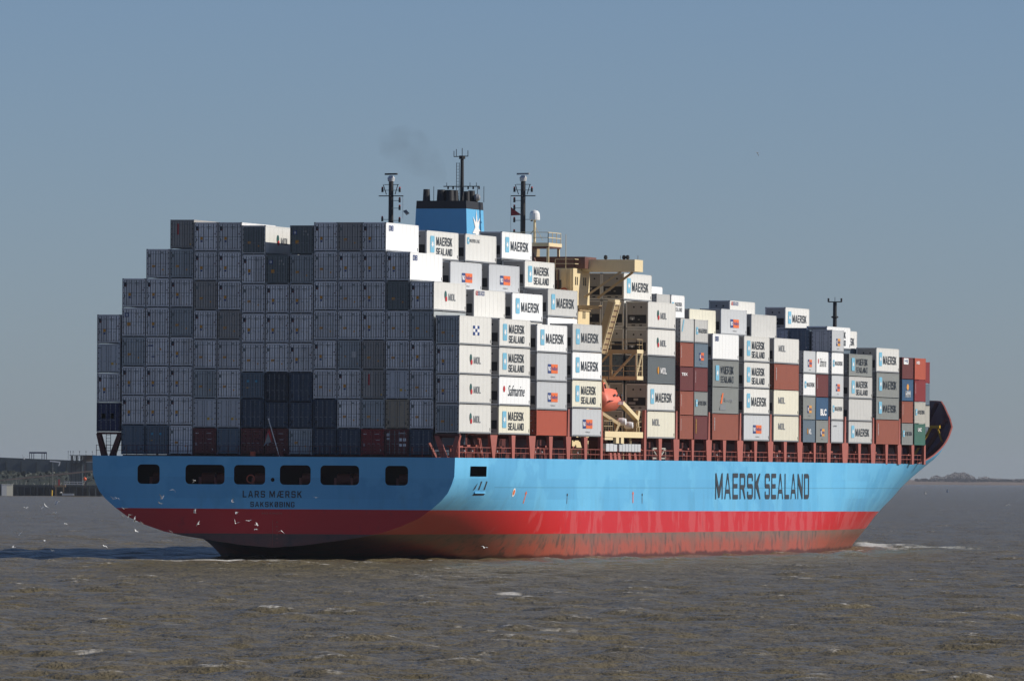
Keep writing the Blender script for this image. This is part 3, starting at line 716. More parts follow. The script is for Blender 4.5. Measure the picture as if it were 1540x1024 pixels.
    vs = []; fs = []
    for i, (x, y, zz) in enumerate(pts): vs += [(x, -y + .05, 10.2), (x, y - .05, 10.2)]
    for i in range(len(pts) - 1): fs.append((2 * i, 2 * i + 2, 2 * i + 3, 2 * i + 1))
    d.add(vs, fs, redoxd); d.build('weather_deck', SHIP)
    # bow bulwark inside skin, cap rail and frames
    b = MB(); cap = MB(); inn = []; fr = MB()
    ss = [s for s in S if s > 1 and hull_point(s, NL - 1)[0] > 213]
    for sgn in (-1, 1):
        vs = []; fs = []; cv = []; cf = []
        for s in ss:
            for l in (13, 14, 15, 16, 17):
                x, y, zz = hull_point(s, l); vs.append((x - .05, sgn * max(0, y - .10), zz - (.02 if l == 17 else 0)))
            x, y, zz = hull_point(s, 17)
            cv += [(x + .02, sgn * (y + .03), zz - .05), (x + .02, sgn * (y + .03), zz + .06), (x - .06, sgn * max(0, y - .13), zz + .06), (x - .06, sgn * max(0, y - .13), zz - .05)]
        for i in range(len(ss) - 1):
            for l in range(4):
                a = i * 5 + l; fs.append((a, a + 5, a + 6, a + 1))
            for l in range(4): a = i * 4; cf.append((a + l, a + 4 + l, a + 4 + (l + 1) % 4, a + (l + 1) % 4))
        b.add(vs, fs, redoxd); cap.add(cv, cf, redox)
    b.build('bulwark', SHIP); cap.build('cap_rail', SHIP)
    for s in ss[2::3]:
        fr = MB()
        x, y, zz = hull_point(s, 17)
        x2, y2, z2 = hull_point(s, 13)
        if y < 3: continue
        fr.bar((x - .3, -y + .5, zz - .15), (x2 - .3, -y2 + .6, 10.3), .12, .5, redoxd, (0, 1, 0)); fr.build('bulwark_frame', SHIP)
    # painted names
    L1 = MB(); put(L1, block_text('MAERSK', .22, .09), 107.4, 128.7, 6.13, 8.98, -18.76, inkc); L1.build('lettering', SHIP)
    L1 = MB(); put(L1, block_text('SEALAND', .22, .09), 130.9, 152.6, 6.13, 8.98, -18.76, inkc); L1.build('lettering', SHIP)
    L2 = MB(); put(L2, block_text('LARS MÆRSK', .24, .16), 3.08, -3.02, 6.22, 6.88, -1.37, inkc, 'aft'); L2.build('lettering', SHIP)
    L3 = MB(); put(L3, block_text('SAKSKØBING', .2, .17), 2.28, -2.27, 5.28, 5.80, -1.37, inkc, 'aft'); L3.build('lettering', SHIP)
    L4 = MB(); put(L4, font_text('IMO 9294379', .0), 1.1, -1.0, 4.55, 4.75, -1.37, redox, 'aft')
    for i, z_ in enumerate(np.arange(1.7, 4.0, .4)): put(L4, font_text(str(10 - i), .0), -.35, -.6, z_, z_ + .16, -1.37, redox, 'aft')
    L4.box(-1.375, -1.365, -.05, -.02, 1.4, 4.0, redox); L4.build('draught_marks', SHIP)
    # tug marks, steps and pad eyes lie on the curved plating
    def hy_at(X_, z_):
        pr = [hull_point((X_ + 1.35) / (XB + 1.35), l) for l in range(len(LEV))]
        return float(np.interp(z_, [p[2] for p in pr], [p[1] for p in pr]))
    def onhull(mb, pts, mat, off=.03): mb.add([(p[0], -hy_at(p[0], p[1]) - off, p[1]) for p in pts], [tuple(range(len(pts)))], mat)
    k = MB(); onhull(k, ell(22.6, 6.85, .5, .45, 10), wht, .035); onhull(k, ell(22.6, 6.85, .32, .28, 10), osq, .055); k.build('marking', SHIP)
    for xx in (27.2, 70.5):
        k = MB(); onhull(k, [(xx - .14, 5.75), (xx + .14, 5.75), (xx + .14, 6.7), (xx - .14, 6.7)], osq); onhull(k, [(xx - .4, 6.7), (xx + .4, 6.7), (xx, 7.0)], osq); k.build('marking', SHIP)
    k = MB()
    for xx in (9.2, 11.2): onhull(k, [(xx, 7.1), (xx + .5, 7.1), (xx + .5, 7.95), (xx, 7.95)], dark)
    onhull(k, [(7.4, 7.0), (8.0, 7.2), (8.2, 7.8), (7.7, 7.5)], dark)
    y_ = hy_at(10, 6.75); k.box(8.2, 12.2, -y_ - .12, -y_ + .2, 6.74, 6.9, MAT['hull']); onhull(k, [(8.2, 6.55), (12.2, 6.55), (12.2, 6.72), (8.2, 6.72)], dark); k.build('step', SHIP)
    for xx in (43, 74.5):
        k = MB(); onhull(k, ell(xx, 6.6, .22, .16, 8), dark); onhull(k, [(xx - .1, 5.7), (xx + .1, 5.7), (xx + .1, 6.4), (xx - .1, 6.4)], bgrey); k.build('scupper', SHIP)
build_hull()

# coamings and hatch structure
m = MB(); m.box(14, 56.5, -15.6, 15.6, 10.2, 12.3, redoxd); m.build('hatch_coaming', SHIP)
m = MB(); m.box(76.7, 215, -15.6, 15.6, 10.2, 12.3, redoxd); m.build('hatch_coaming', SHIP)
m = MB(); m.box(.3, 13, -16.05, 16.05, 10.22, 10.40, redoxd); m.build('hatch_cover', SHIP)
# pedestals: transverse frames under the outboard stacks
def pedestal(x0, x1, top=12.58, high=None, sides=(-1,), taper=.55):
    for sg in sides:
        p = MB(); xc = (x0 + x1) / 2; hw = (x1 - x0) / 2
        ya, yb = sg * 18.62, sg * 18.32
        p.hexa([(xc - hw * taper, ya, 10.2), (xc + hw * taper, ya, 10.2), (xc + hw * taper, yb, 10.2), (xc - hw * taper, yb, 10.2)],
               [(xc - hw, ya, top), (xc + hw, ya, top), (xc + hw, yb, top), (xc - hw, yb, top)], redox)
        xa = xc - hw + .3
        p.hexa([(xa, sg * 16.9, 10.2), (xa + .4, sg * 16.9, 10.2), (xa + .4, sg * 17.3, 10.2), (xa, sg * 17.3, 10.2)],
               [(xa, sg * 16.2, top), (xa + .4, sg * 16.2, top), (xa + .4, sg * 16.6, top), (xa, sg * 16.6, top)], redoxd)
        p.box(xa, xa + .4, min(sg * 16.2, sg * 18.3), max(sg * 16.2, sg * 18.3), top - .35, top - .02, redoxd)
        if high: p.hexa([(xc - .42, ya, top), (xc + .42, ya, top), (xc + .42, yb, top), (xc - .42, yb, top)], [(xc - .2, ya, high), (xc + .34, ya, high), (xc + .34, yb, high), (xc - .2, yb, high)], redox)
        p.build('pedestal', SHIP)
ends = [(0, 12.19)] + [(b[1], b[1] + b[2]) for b in BAYS]
# stern one: A-shaped legs seen from aft
for sg in (1, -1):
    p = MB()
    for ytop, ybot in ((18.55, 17.95), (16.35, 17.15)):
        p.hexa([(.1, sg * ybot - .28, 10.2), (.7, sg * ybot - .28, 10.2), (.7, sg * ybot + .28, 10.2), (.1, sg * ybot + .28, 10.2)],
               [(.1, sg * ytop - .22, 12.45), (.7, sg * ytop - .22, 12.45), (.7, sg * ytop + .22, 12.45), (.1, sg * ytop + .22, 12.45)], redoxd if sg > 0 else redox)  # port legs take the shade-darkened red oxide
    p.box(.1, .7, min(sg * 16.2, sg * 18.7), max(sg * 16.2, sg * 18.7), 12.4, 12.62, redoxd)
    p.build('pedestal', SHIP)
def lad(name, x, y, z0, z1, mat, w_=.45, along='y'):
    m = MB(); dx, dy = (0, w_ / 2) if along == 'y' else (w_ / 2, 0)
    for s in (-1, 1): m.bar((x + s * dx, y + s * dy, z0), (x + s * dx, y + s * dy, z1), .05, .05, mat)
    z = z0 + .2
    while z < z1: m.bar((x - dx, y - dy, z), (x + dx, y + dy, z), .035, .035, mat); z += .32
    return m.build(name, SHIP)
lad('ladder', .5, 17.6, 10.2, 12.5, steel)
pedestal(12.3, 15.1, taper=.3); pedestal(0.15, .75, taper=.8)
for a, b in ((27.5, 30.2), (42.5, 44.6)): pedestal(a, b, taper=.55, high=15.4 if a > 40 else None)
pedestal(56.9, 57.9, taper=.9, high=15.3); pedestal(75.6, 76.6, taper=.9, high=15.6)
for (a, b), (c, d) in zip(ends[4:-1], ends[5:]):
    g0, g1 = b, c
    if g0 < 60: continue
    gap = g1 - g0
    if gap > .9: pedestal(g0 - .2, g1 + .2, taper=.72, high=15.6)
    else: pedestal(g0 - .35, g1 + .35, taper=.62)
pedestal(214.1, 215.0, taper=1.0)
for a, b in ends[1:]:
    if b - a > 10 and a > 0: pedestal((a + b) / 2 - .75, (a + b) / 2 + .75, taper=.62)
# lashing gear / brackets / pipes between pedestals
random.seed(3)
for a, b in ends:
    x = a + 1.6
    while x < b - 1.5:
        if random.random() < .85:
            k = MB(); wv = random.uniform(.9, 1.5); hz = random.uniform(11.2, 11.5)
            k.box(x, x + wv, -17.6, -17.0, hz, hz + .18, redox); k.bar((x + .2, -17.3, hz), (x + .2 + random.uniform(-.1, .3), -17.3, 10.2), .16, .16, redox)
            k.bar((x + wv - .3, -17.2, hz), (x + wv - .5, -17.2, 10.2), .14, .14, redox if random.random() < .6 else mred); k.tube((x + .7, -17.9, 10.9), (x + .7, -17.9, 11.05), .12, wht); k.build('vent_bracket', SHIP)
        x += random.uniform(2.6, 3.4)
m = MB()
for zz in (10.8, 11.32): m.bar((0, -18.5, zz), (213, -18.5, zz), .05, .05, redox)
xx = 0
while xx < 213: m.bar((xx, -18.5, 10.2), (xx, -18.5, 11.32), .05, .05, redox); xx += 1.9
m.build('railing', SHIP)
m = MB()
for zz in (10.8, 11.32): m.bar((-1.1, -18.4, zz), (-1.1, 18.4, zz), .04, .04, redoxd)
yy = -18.4
while yy <= 18.5: m.bar((-1.1, yy, 10.2), (-1.1, yy, 11.32), .045, .045, redoxd); yy += 1.05
m.build('railing', SHIP)
for x_, y_ in ((12.5, -17.9), (11.2, -18.1)):
    m = MB(); m.bar((x_ - .4, y_, 10.2), (x_ - 1.6, y_, 12.2), .18, .18, redox); m.build('brace', SHIP)
m = MB(); m.bar((-.2, -16.5, 10.2), (-.9, -15.9, 11.7), .2, .2, redox); m.build('brace', SHIP)
# small stores on the stern rail
m = MB(); m.tube((-.9, 2.2, 10.3), (-.9, 2.2, 10.75), .3, orange, n=10); m.build('buoy_light', SHIP)
m = MB(); m.box(-1.0, -.6, -.9, -.3, 10.3, 10.8, maroon); m.build('locker', SHIP)
m = MB(); m.bar((-1.0, -.6, 10.2), (-1.0, .55, 13.9), .07, .07, wht); m.tube((-1.0, .55, 13.9), (-1.0, .57, 14.05), .09, wht); m.build('flagstaff', SHIP)
# forward gangway area under B5
m = MB()
for i in range(2):
    x0 = 80.2 + i * 3.2
    for a, b in (((x0, 10.5), (x0 + 2.6, 10.5)), ((x0, 11.55), (x0 + 2.6, 11.55)), ((x0, 10.5), (x0, 11.55)), ((x0 + 2.6, 10.5), (x0 + 2.6, 11.55)), ((x0 + (2.6 if i else 0), 11.55), (x0 + (0 if i else 2.6), 10.5))):
        m.bar((a[0], -18.35, a[1]), (b[0], -18.35, b[1]), .14, .14, cgreen)
m.build('gangway', SHIP)

# ---------------------------------------------------------------- deckhouse, wings, funnel, masts
H_ = MB()
H_.box(67.2, 74.2, -12.9, 12.9, 10.2, 30.45, cream)
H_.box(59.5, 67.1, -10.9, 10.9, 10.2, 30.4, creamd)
H_.build('deckhouse', SHIP)
m = MB(); m.box(69.0, 73.9, -13.7, 13.7, 30.45, 31.7, brownp); m.build('wheelhouse_base', SHIP)
for sg in (-1, 1):
    m = MB(); a, b = sorted((sg * 12.95, sg * 18.7)); m.box(70.7, 74.3, a, b, 30.18, 31.44, cream); m.build('bridge_wing', SHIP)
    for yy in (13.4, 14.2):
        m = MB(); m.bar((69.9 if yy < 14 else 72.5, sg * yy, 27.4), (70.9 if yy < 14 else 73, sg * (yy + 3.75), 30.16), .24, .24, creamd); m.build('strut', SHIP)
for x_, z_ in ((68.0, 28.7), (71.5, 28.7), (71.3, 25.2)):
    for d in (0, .75):
        m = MB(); m.box(x_ + d, x_ + d + .32, -12.93, -12.88, z_, z_ + .85, glass); m.build('window', SHIP)
for x_ in (67.7, 70.0, 72.4):
    for z_ in (12.2, 15.4, 18.6, 21.8):
        m = MB(); m.box(x_, x_ + .5, -12.93, -12.88, z_, z_ + .7, glass); m.build('window', SHIP)
for yy in (-11.6,):
    m = MB(); m.box(67.12, 67.2, yy, yy + .7, 28.3, 29.2, glass); m.build('window', SHIP)
m = MB(); m.box(68.2, 69.6, -15.45, -12.92, 26.2, 26.55, creamd); m.box(68.2, 74.2, -13.2, -12.92, 26.25, 26.5, creamd); m.build('side_deck', SHIP)
def rail(pts, z, mat, h=1.05, name='railing', step=1.4, rails=2):
    m = MB()
    for a, b in zip(pts, pts[1:]):
        A = Vector((a[0], a[1], z)); B = Vector((b[0], b[1], z)); L = (B - A).length; n = max(1, int(L / step))
        for k in range(1, rails + 1): m.bar(A + Vector((0, 0, h * k / rails)), B + Vector((0, 0, h * k / rails)), .06, .06, mat)
        for i in range(n + 1): p = A.lerp(B, i / n); m.bar(p, p + Vector((0, 0, h)), .06, .06, mat)
    return m.build(name, SHIP)
rail([(67.3, -10.9), (67.3, -13.0), (69.2, -13.0)], 30.45, cream, .95)
# compass deck platform standing clear on posts
m = MB(); m.box(66.9, 72.4, -10.3, 10.3, 32.75, 33.12, cream); m.box(66.95, 72.3, -10.25, 10.25, 32.60, 32.76, brownp); m.build('compass_deck', SHIP)
rail([(72.3, -10.2), (67.0, -10.2), (67.0, 9)], 33.12, cream, 1.1)
for x_, y_ in ((67.1, -10.15), (72.1, -10.0), (67.1, 10.15)):
    m = MB(); m.bar((x_, y_, 30.4), (x_, y_, 32.7), .24, .24, cream); m.build('post', SHIP)
m = MB(); m.bar((67.2, -8.9, 30.5), (67.4, -8.2, 32.6), .22, .22, brownp); m.bar((67.2, -8.3, 30.5), (67.4, -7.6, 32.6), .22, .22, brownp); m.build('brace', SHIP)
m = MB(); m.box(68.5, 73.5, -7.6, 7.6, 30.5, 32.6, creamd); m.build('wheelhouse', SHIP)
m = MB(); m.bar((67.5, -12.0, 30.4), (67.5, -12.0, 34.0), .05, .05, cream); m.build('whip_aerial', SHIP)
for y_ in (-15.2, -17.2, -17.6):
    m = MB(); m.lathe((72, y_, 31.5), [(.02, .45), (.18, .38), (.22, .1), (.12, 0), (.12, -.06)], black, 8); m.build('deck_light', SHIP)
for y_, z0, z1 in ((-11.3, 20, 30.3), (-10.95, 18, 30.3)):
    m = MB(); m.tube((67.05, y_, z0), (67.05, y_, z1), .09, brownp, n=6); m.build('pipe', SHIP)
lad('ladder', 67.1, -12.4, 24, 30.4, cream, .5)
m = MB(); m.lathe((67.05, -11.95, 28.0), [(.25, -.05), (.40, -.05), (.40, .05), (.25, .05), (.25, -.05)], orange, 14, 'x'); m.build('lifebuoy', SHIP)
for z_ in (20.3, 23.2, 26.0):
    m = MB(); m.box(67.15, 74.25, -13.02, -12.92, z_, z_ + .12, creamd); m.build('deck_edge', SHIP)
for y_, zz in ((-14.6, 31.44), (-16.3, 31.44), (-18.2, 31.44)):
    m = MB(); m.bar((74.1, y_, zz), (74.1, y_, zz + .5), .06, .06, steel); m.build('stanchion', SHIP)
# inclined escape trunk: shade-darkened cream panel, plain cream edges
m = MB()
a = Vector((68.9, -15.4, 21.6)); b = Vector((68.9, -16.9, 26.9))
m.bar(a, b, 2.2, .75, creamd, (0, 1, 0))
for dx in (-1.1, 1.1): m.bar(a + Vector((dx, -.42, 0)), b + Vector((dx, -.42, 0)), .17, .17, cream)
for k_ in range(9): p_ = a.lerp(b, (k_ + .5) / 9); m.bar(p_ + Vector((-1.1, -.45, 0)), p_ + Vector((1.1, -.45, 0)), .07, .07, brownp)
m.box(67.9, 70.0, -17.3, -16.5, 26.55, 27.15, cream); m.build('stair_trunk', SHIP)
# truss platform (two gangways) reaching to the ship's side
T1 = MB()
for zz in (21.55, 18.75): T1.box(71.6, 74.3, -18.75, -13.1, zz, zz + .38, creamd); T1.box(71.6, 74.3, -18.8, -18.75, zz, zz + .4, cream)
for y_ in (-15.9, -13.3): T1.bar((71.8, y_, 18.9), (71.8, y_, 21.7), .26, .26, creamd)
for x_ in (71.75, 74.15): T1.bar((x_, -18.68, 18.9), (x_, -18.68, 21.7), .16, .16, cream)
T1.bar((71.8, -18.5, 21.6), (71.8, -16.0, 19.0), .22, .22, creamd); T1.bar((71.8, -15.8, 21.6), (71.8, -13.3, 19.0), .22, .22, creamd); T1.bar((74.1, -18.68, 21.6), (71.8, -18.68, 19.1), .14, .14, cream)
T1.build('truss_platform', SHIP)
for zz in (21.93, 19.13): rail([(71.7, -13.1), (71.7, -18.7), (74.2, -18.7)], zz, creamd, 1.1, step=1.2)
# lifeboat platform on the ship's side
m = MB(); m.box(58.0, 74.3, -18.75, -15.0, 12.72, 12.9, creamd); m.box(58.0, 74.3, -18.82, -18.76, 12.62, 13.24, cream); m.box(74.3, 74.36, -18.8, -15, 12.7, 13.2, creamd); m.build('boat_deck', SHIP)
for x0, x1, z0 in ((58, 61.4, 12.35),): m = MB(); m.box(x0, x1, -18.8, -18.4, z0, z0 + .22, cream); m.build('bracket', SHIP)
for x0 in (62.8, 64.9): m = MB(); m.box(x0, x0 + 1.2, -18.8, -18.5, 12.0, 12.62, cream); m.build('bracket', SHIP)
for x0, x1 in ((59.2, 64.0), (64.8, 74.2)):
    m = MB(); n = max(2, int((x1 - x0) / 1.2)); m.box(x0, x1, -18.6, -17.9, 11.15, 11.95, pgrey)
    for i in range(n): m.box(x0 + i * (x1 - x0) / n + .02, x0 + i * (x1 - x0) / n + .10, -18.64, -18.6, 11.15, 11.95, pgrey)
    m.build('liferaft_locker', SHIP)
for x_ in (59.0, 68.0, 71.2):
    m = MB(); m.bar((x_, -18.2, 10.2), (x_, -18.2, 12.7), .2, .2, creamd); m.build('post', SHIP)
for x_ in (61.5, 63.3, 65, 69.5, 72):
    m = MB(); m.hexa([(x_, -18.5, 10.2), (x_ + 1.1, -18.5, 10.2), (x_ + 1.1, -17.8, 10.2), (x_, -17.8, 10.2)], [(x_ - .2, -18.5, 11.0), (x_ + .6, -18.5, 11.0), (x_ + .6, -17.8, 11.0), (x_ - .2, -17.8, 11.0)], redox); m.build('chock', SHIP)
rail([(58.2, -18.6), (62, -18.6)], 13.24, creamd, 1.1, step=.9); rail([(72.6, -18.6), (74.3, -18.6), (74.3, -15.4)], 13.24, creamd, 1.1, step=.8)
for y_ in (-17.6, -18.1):
    m = MB(); m.bar((59.0, y_, 13.2), (59.0, y_, 18.4), .14, .14, creamd); m.build('davit_post', SHIP)
m = MB(); m.bar((70.8, -17.3, 16.3), (75.2, -17.9, 14.6), .5, .42, cream); m.bar((75.2, -17.9, 14.6), (75.9, -18.0, 12.9), .28, .28, cream); m.bar((75.2, -17.9, 14.6), (75.4, -18.0, 15.5), .4, .3, cream); m.build('davit_arm', SHIP)
m = MB(); m.bar((63.2, -16.6, 15.4), (68.5, -17.6, 14.0), .42, .36, creamd); m.bar((67.6, -17.3, 13.0), (68.2, -17.6, 14.2), .5, .3, creamd); m.build('davit_arm', SHIP)
m = MB(); m.bar((67.2, -16.2, 18.75), (67.6, -16.6, 17.8), .4, .3, creamd); m.build('davit_hook', SHIP)
for x_, z_, r in ((69.6, 14.3, .42), (72.6, 13.95, .40)):
    m = MB(); m.lathe((x_, -17.7, z_), [(0, -.5), (r * .8, -.42), (r, -.1), (r, .3), (r * .7, .5), (0, .55)], wht, 14, 'y'); m.build('winch_drum', SHIP)
m = MB(); m.lathe((64.3, -17.8, 13.2), [(1.15, -.1), (1.3, -.1), (1.3, .1), (1.15, .1), (1.15, -.1)], dark, 24, 'y'); m.bar((63, -17.9, 13.3), (64.6, -17.9, 13.0), .14, .14, redm); m.build('hose_reel', SHIP)
m = MB(); m.box(75.0, 76.2, -17.9, -16.6, 13.2, 14.4, creamd); m.build('control_box', SHIP)

# lifeboat: enclosed hull hung in the davit
LB = empty('lifeboat', (65.4, -15.9, 15.35), 0, 'orange enclosed lifeboat hanging in its davit below the truss platform', 'lifeboat')
def lofted(secs, mat, name, parent, smooth=True):
    m = MB(); n = len(secs[0]); vs = [p for s in secs for p in s]; fs = []
    for i in range(len(secs) - 1):
        for j in range(n): fs.append((i * n + j, i * n + (j + 1) % n, (i + 1) * n + (j + 1) % n, (i + 1) * n + j))
    fs += [tuple(range(n))[::-1], tuple(range((len(secs) - 1) * n, len(secs) * n))]
    m.add(vs, fs, mat); return m.build(name, parent, smooth)
secs = []
for x_, hb, zb, zt in ((0.0, 1.15, .25, 1.9), (.3, 1.35, .12, 2.35), (1.2, 1.5, .02, 2.45), (3, 1.6, 0, 2.55), (5, 1.5, .02, 2.45), (6.5, 1.15, .2, 2.1), (7.4, .6, .6, 1.6), (7.8, .12, .95, 1.25)):
    hm = zb + (zt - zb) * .42
    secs.append([(x_, 0, zb), (x_, -hb * .6, zb + .15), (x_, -hb, hm - .1), (x_, -hb * 1.02, hm), (x_, -hb * .92, hm + .35), (x_, -hb * .6, zt - .12), (x_, 0, zt), (x_, hb * .6, zt - .12), (x_, hb * .92, hm + .35), (x_, hb * 1.02, hm), (x_, hb, hm - .1), (x_, hb * .6, zb + .15)])
lofted(secs, lifeo, 'hull', LB)
m = MB(); m.hexa([(.2, -.9, 2.0), (1.5, -.9, 2.2), (1.5, .9, 2.2), (.2, .9, 2.0)], [(.35, -.7, 3.05), (1.2, -.7, 3.05), (1.2, .7, 3.05), (.35, .7, 3.05)], lifeo); m.build('conning_tower', LB)
m = MB(); m.hexa([(.5, -.90, 2.45), (1.15, -.88, 2.45), (1.15, -.86, 2.45), (.5, -.87, 2.45)], [(.5, -.79, 2.9), (1.05, -.78, 2.9), (1.05, -.76, 2.9), (.5, -.76, 2.9)], glass); m.build('window', LB)
m = MB(); m.box(.12, .26, -.5, .5, 2.45, 2.85, glass); m.build('window', LB)
m = MB()
for i in range(4): m.box(3.4 + i * .6, 3.5 + i * .6, -1.66, -1.52, .75, 1.1, wht)
m.build('grab_line', LB)
for x_ in (2.2, 3.6, 5.0):
    m = MB(); m.box(x_, x_ + .5, -1.50, -1.40, 1.62, 1.86, glass); m.build('window', LB)
m = MB(); m.bar((.1, -1.45, 1.12), (6.6, -1.52, 1.12), .1, .14, maroon); m.build('fender', LB)
for x_ in (1.4, 5.6):
    m = MB(); m.bar((x_, 0, 2.4), (x_, 0, 2.85), .16, .16, steel); m.tube((x_, 0, 2.8), (x_ - .3, 0, 4.4), .04, black, n=6); m.build('lifting_hook', LB)
m = MB(); m.lathe((-.05, 0, .3), [(.05, -.1), (.3, -.1), (.3, .1), (.05, .1)], steel, 12, 'x'); m.build('propeller', LB)

# funnel
FU = MB(); x0, x1, hy = 61.4, 68.3, 2.75
def taper_box(mb, xa, xb, h, z0, z1, s, mat):
    mb.hexa([(xa - s, -h - s, z0), (xb + s, -h - s, z0), (xb + s, h + s, z0), (xa - s, h + s, z0)], [(xa, -h, z1), (xb, -h, z1), (xb, h, z1), (xa, h, z1)], mat)
hullblue = paint('funnel_blue', (.125, .43, .72), dirt=.08, var=.02)
fblack = paint('funnel_black', (.02, .02, .022), dirt=.2, var=.02)
taper_box(FU, 61.38, 68.3, 2.74, 30.4, 36.57, .24, hullblue); FU.build('funnel', SHIP)
m = MB(); m.hexa([(61.38, -2.74, 36.57), (68.3, -2.74, 36.57), (68.3, 2.74, 36.57), (61.38, 2.74, 36.57)], [(61.42, -2.70, 37.4), (68.26, -2.70, 37.4), (68.26, 2.70, 37.4), (61.42, 2.70, 37.4)], fblack); m.build('funnel_top', SHIP)
m = MB(); pts = star(65.3, 34.5, 1.9, 2.1, 7, .38); m.add([(p[0], -2.79 - (36.57 - p[1]) * .039, p[1]) for p in pts] + [(65.3, -2.9, 34.5)], [(i, (i + 1) % 14, 14) for i in range(14)], wht); m.build('star_emblem', SHIP)
for x_, y_, r, zt in ((63.0, 2.05, .34, 38.66), (63.3, .52, .42, 38.62), (63.3, -.42, .42, 38.58), (64.8, -.55, .36, 38.6), (66.2, -2.0, .36, 38.6), (65.2, -1.75, .3, 38.5), (64.4, .25, .36, 38.6)):
    m = MB(); m.tube((x_, y_, 37.3), (x_, y_, zt), r * 1.2, fblack, r, 14); m.build('exhaust_pipe', SHIP)
m = MB(); m.lathe((66, -3.0 + .35, 37.85), [(0, -.4), (.3, -.3), (.42, 0), (.3, .25), (0, .3)], steel, 14, 'y'); m.bar((66, -2.5, 37.35), (66, -2.5, 37.7), .3, .3, fblack); m.build('search_light', SHIP)
# masts
def radar_mast(yc, sg, base=30.4):
    m = MB(); m.tube((67.8, yc, base), (67.8, yc, 39.6), .30, fblack, .26, 12)
    m.bar((67.8, yc - 1.35 * 1, 38.1), (67.8, yc + 1.35, 38.1), .12, .10, fblack); m.bar((67.2, yc, 38.1), (68.4, yc, 38.1), .1, .1, fblack)
    for y_ in (-.62, .72): m.bar((67.8, yc + y_ * .7, 38.25), (67.8, yc + y_ * 1.2, 39.3), .07, .07, fblack)
    m.bar((67.8, yc - .85, 39.3), (67.8, yc + .75, 39.3), .06, .06, fblack)
    mo = m.build('mast', SHIP)
    g = MB(); g.lathe((67.8, yc, 39.55), [(.0, 0), (.34, .1), (.4, .45), (.2, .7), (0, .72)], pgrey, 14); g.build('radar_gearbox', mo)
    s = MB(); s.bar((67.8 - .25, yc - .72, 40.42), (67.8 + .25, yc + .72, 40.42), .22, .18, fblack if sg > 0 else steel); s.build('radar_scanner', mo)
    for z_, side in ((36.8, -sg), (35.5, -sg), (34.2, -sg), (38.7, -sg), (35.6, sg), (38.7, sg), (37.6, -sg)):
        l = MB(); l.bar((67.8, yc, z_), (67.8, yc + side * .95, z_), .05, .05, fblack); l.tube((67.8, yc + side * .95, z_ - .2), (67.8, yc + side * .95, z_ + .22), .12, fblack, n=8)
        l.tube((67.8, yc + side * .95, z_ + .22), (67.8, yc + side * .95, z_ + .36), .1, redm, n=8); l.build('signal_light', mo)
radar_mast(7.27, 1); radar_mast(-7.22, -1)
m = MB(); m.tube((67.8, -.52, 37.3), (67.8, -.52, 42.2), .22, fblack, .18, 12); m.tube((67.8, -.52, 42.0), (67.8, -.52, 42.35), .34, fblack, n=10)
m.bar((67.8, -2.45, 39.1), (67.8, 1.5, 39.1), .1, .1, fblack); m.bar((67.8, -1.1, 42.3), (67.8, .4, 42.25), .08, .08, fblack)
for y_, h in ((.38, .6), (-1.15, .65), (-.52, .9), (.12, .8)): m.bar((67.8, y_, 42.25), (67.8, y_, 42.25 + h), .06, .06, fblack)
for y_ in (1.0, .45, -1.2, -1.75, -2.4): m.tube((67.8, y_, 38.8), (67.8, y_, 39.05), .09, fblack, n=8)
for y_ in (1.15, -1.4, -2.1): m.bar((67.8, y_, 39.1), (67.8, y_, 39.5), .05, .05, fblack)
m.build('main_mast', SHIP)
lad('ladder', 67.6, -.12, 37.5, 41.6, fblack, .3)
for y_ in (-2.9, -2.2, 2.6):
    m = MB(); m.bar((67.9, y_, 37.4), (67.9, y_, 39.1), .05, .05, fblack); m.build('aerial', SHIP)
m = MB(); m.lathe((67.8, -8.5, 35.55), [(0, 1.05), (.35, .95), (.52, .7), (.56, .3), (.56, 0), (.0, -.02)], bright, 18); m.build('radome', SHIP)
m = MB(); m.tube((67.8, -8.5, 33.1), (67.8, -8.5, 35.6), .14, cream, n=8); m.bar((67.8, -8.5, 34.6), (67.8, -7.7, 33.6), .05, .05, fblack); m.bar((67.8, -8.5, 35.0), (67.8, -9.4, 33.4), .04, .04, cream); m.build('radome_post', SHIP)
m = MB(); m.tube((247, 0, 10.3), (247, 0, 30.3), .34, fblack, .24, 12); m.bar((247, -.85, 30.3), (247, .85, 30.3), .1, .12, fblack); m.lathe((247, 0, 28.3), [(.3, 0), (.45, .05), (.45, .2), (.3, .25)], fblack, 12)
for y_ in (-.82, .82): m.tube((247, y_, 30.3), (247, y_, 30.75), .12, fblack, n=8)
m.bar((247, 0, 30.3), (247, 0, 30.9), .05, .05, fblack); m.build('foremast', SHIP)
# forecastle gear
m = MB(); m.bar((240, -11.6, 11.2), (240, -13.9, 14.9), .28, .28, ylm); m.bar((240, -14.6, 14.7), (240, -15.2, 13.0), .2, .2, ylm); m.bar((240, -13.7, 14.6), (240, -13.0, 13.4), .16, .16, ylm); m.box(239.7, 240.3, -14.9, -13.7, 14.7, 15.05, ylm); m.build('provision_crane', SHIP)
m = MB(); m.box(240, 243, -12.8, -11.8, 13.8, 15.2, bgrey); m.build('vent_box', SHIP)
m = MB(); m.box(215.6, 216.1, -15.5, 15.5, 10.2, 14.0, redoxd); m.build('breakwater', SHIP)

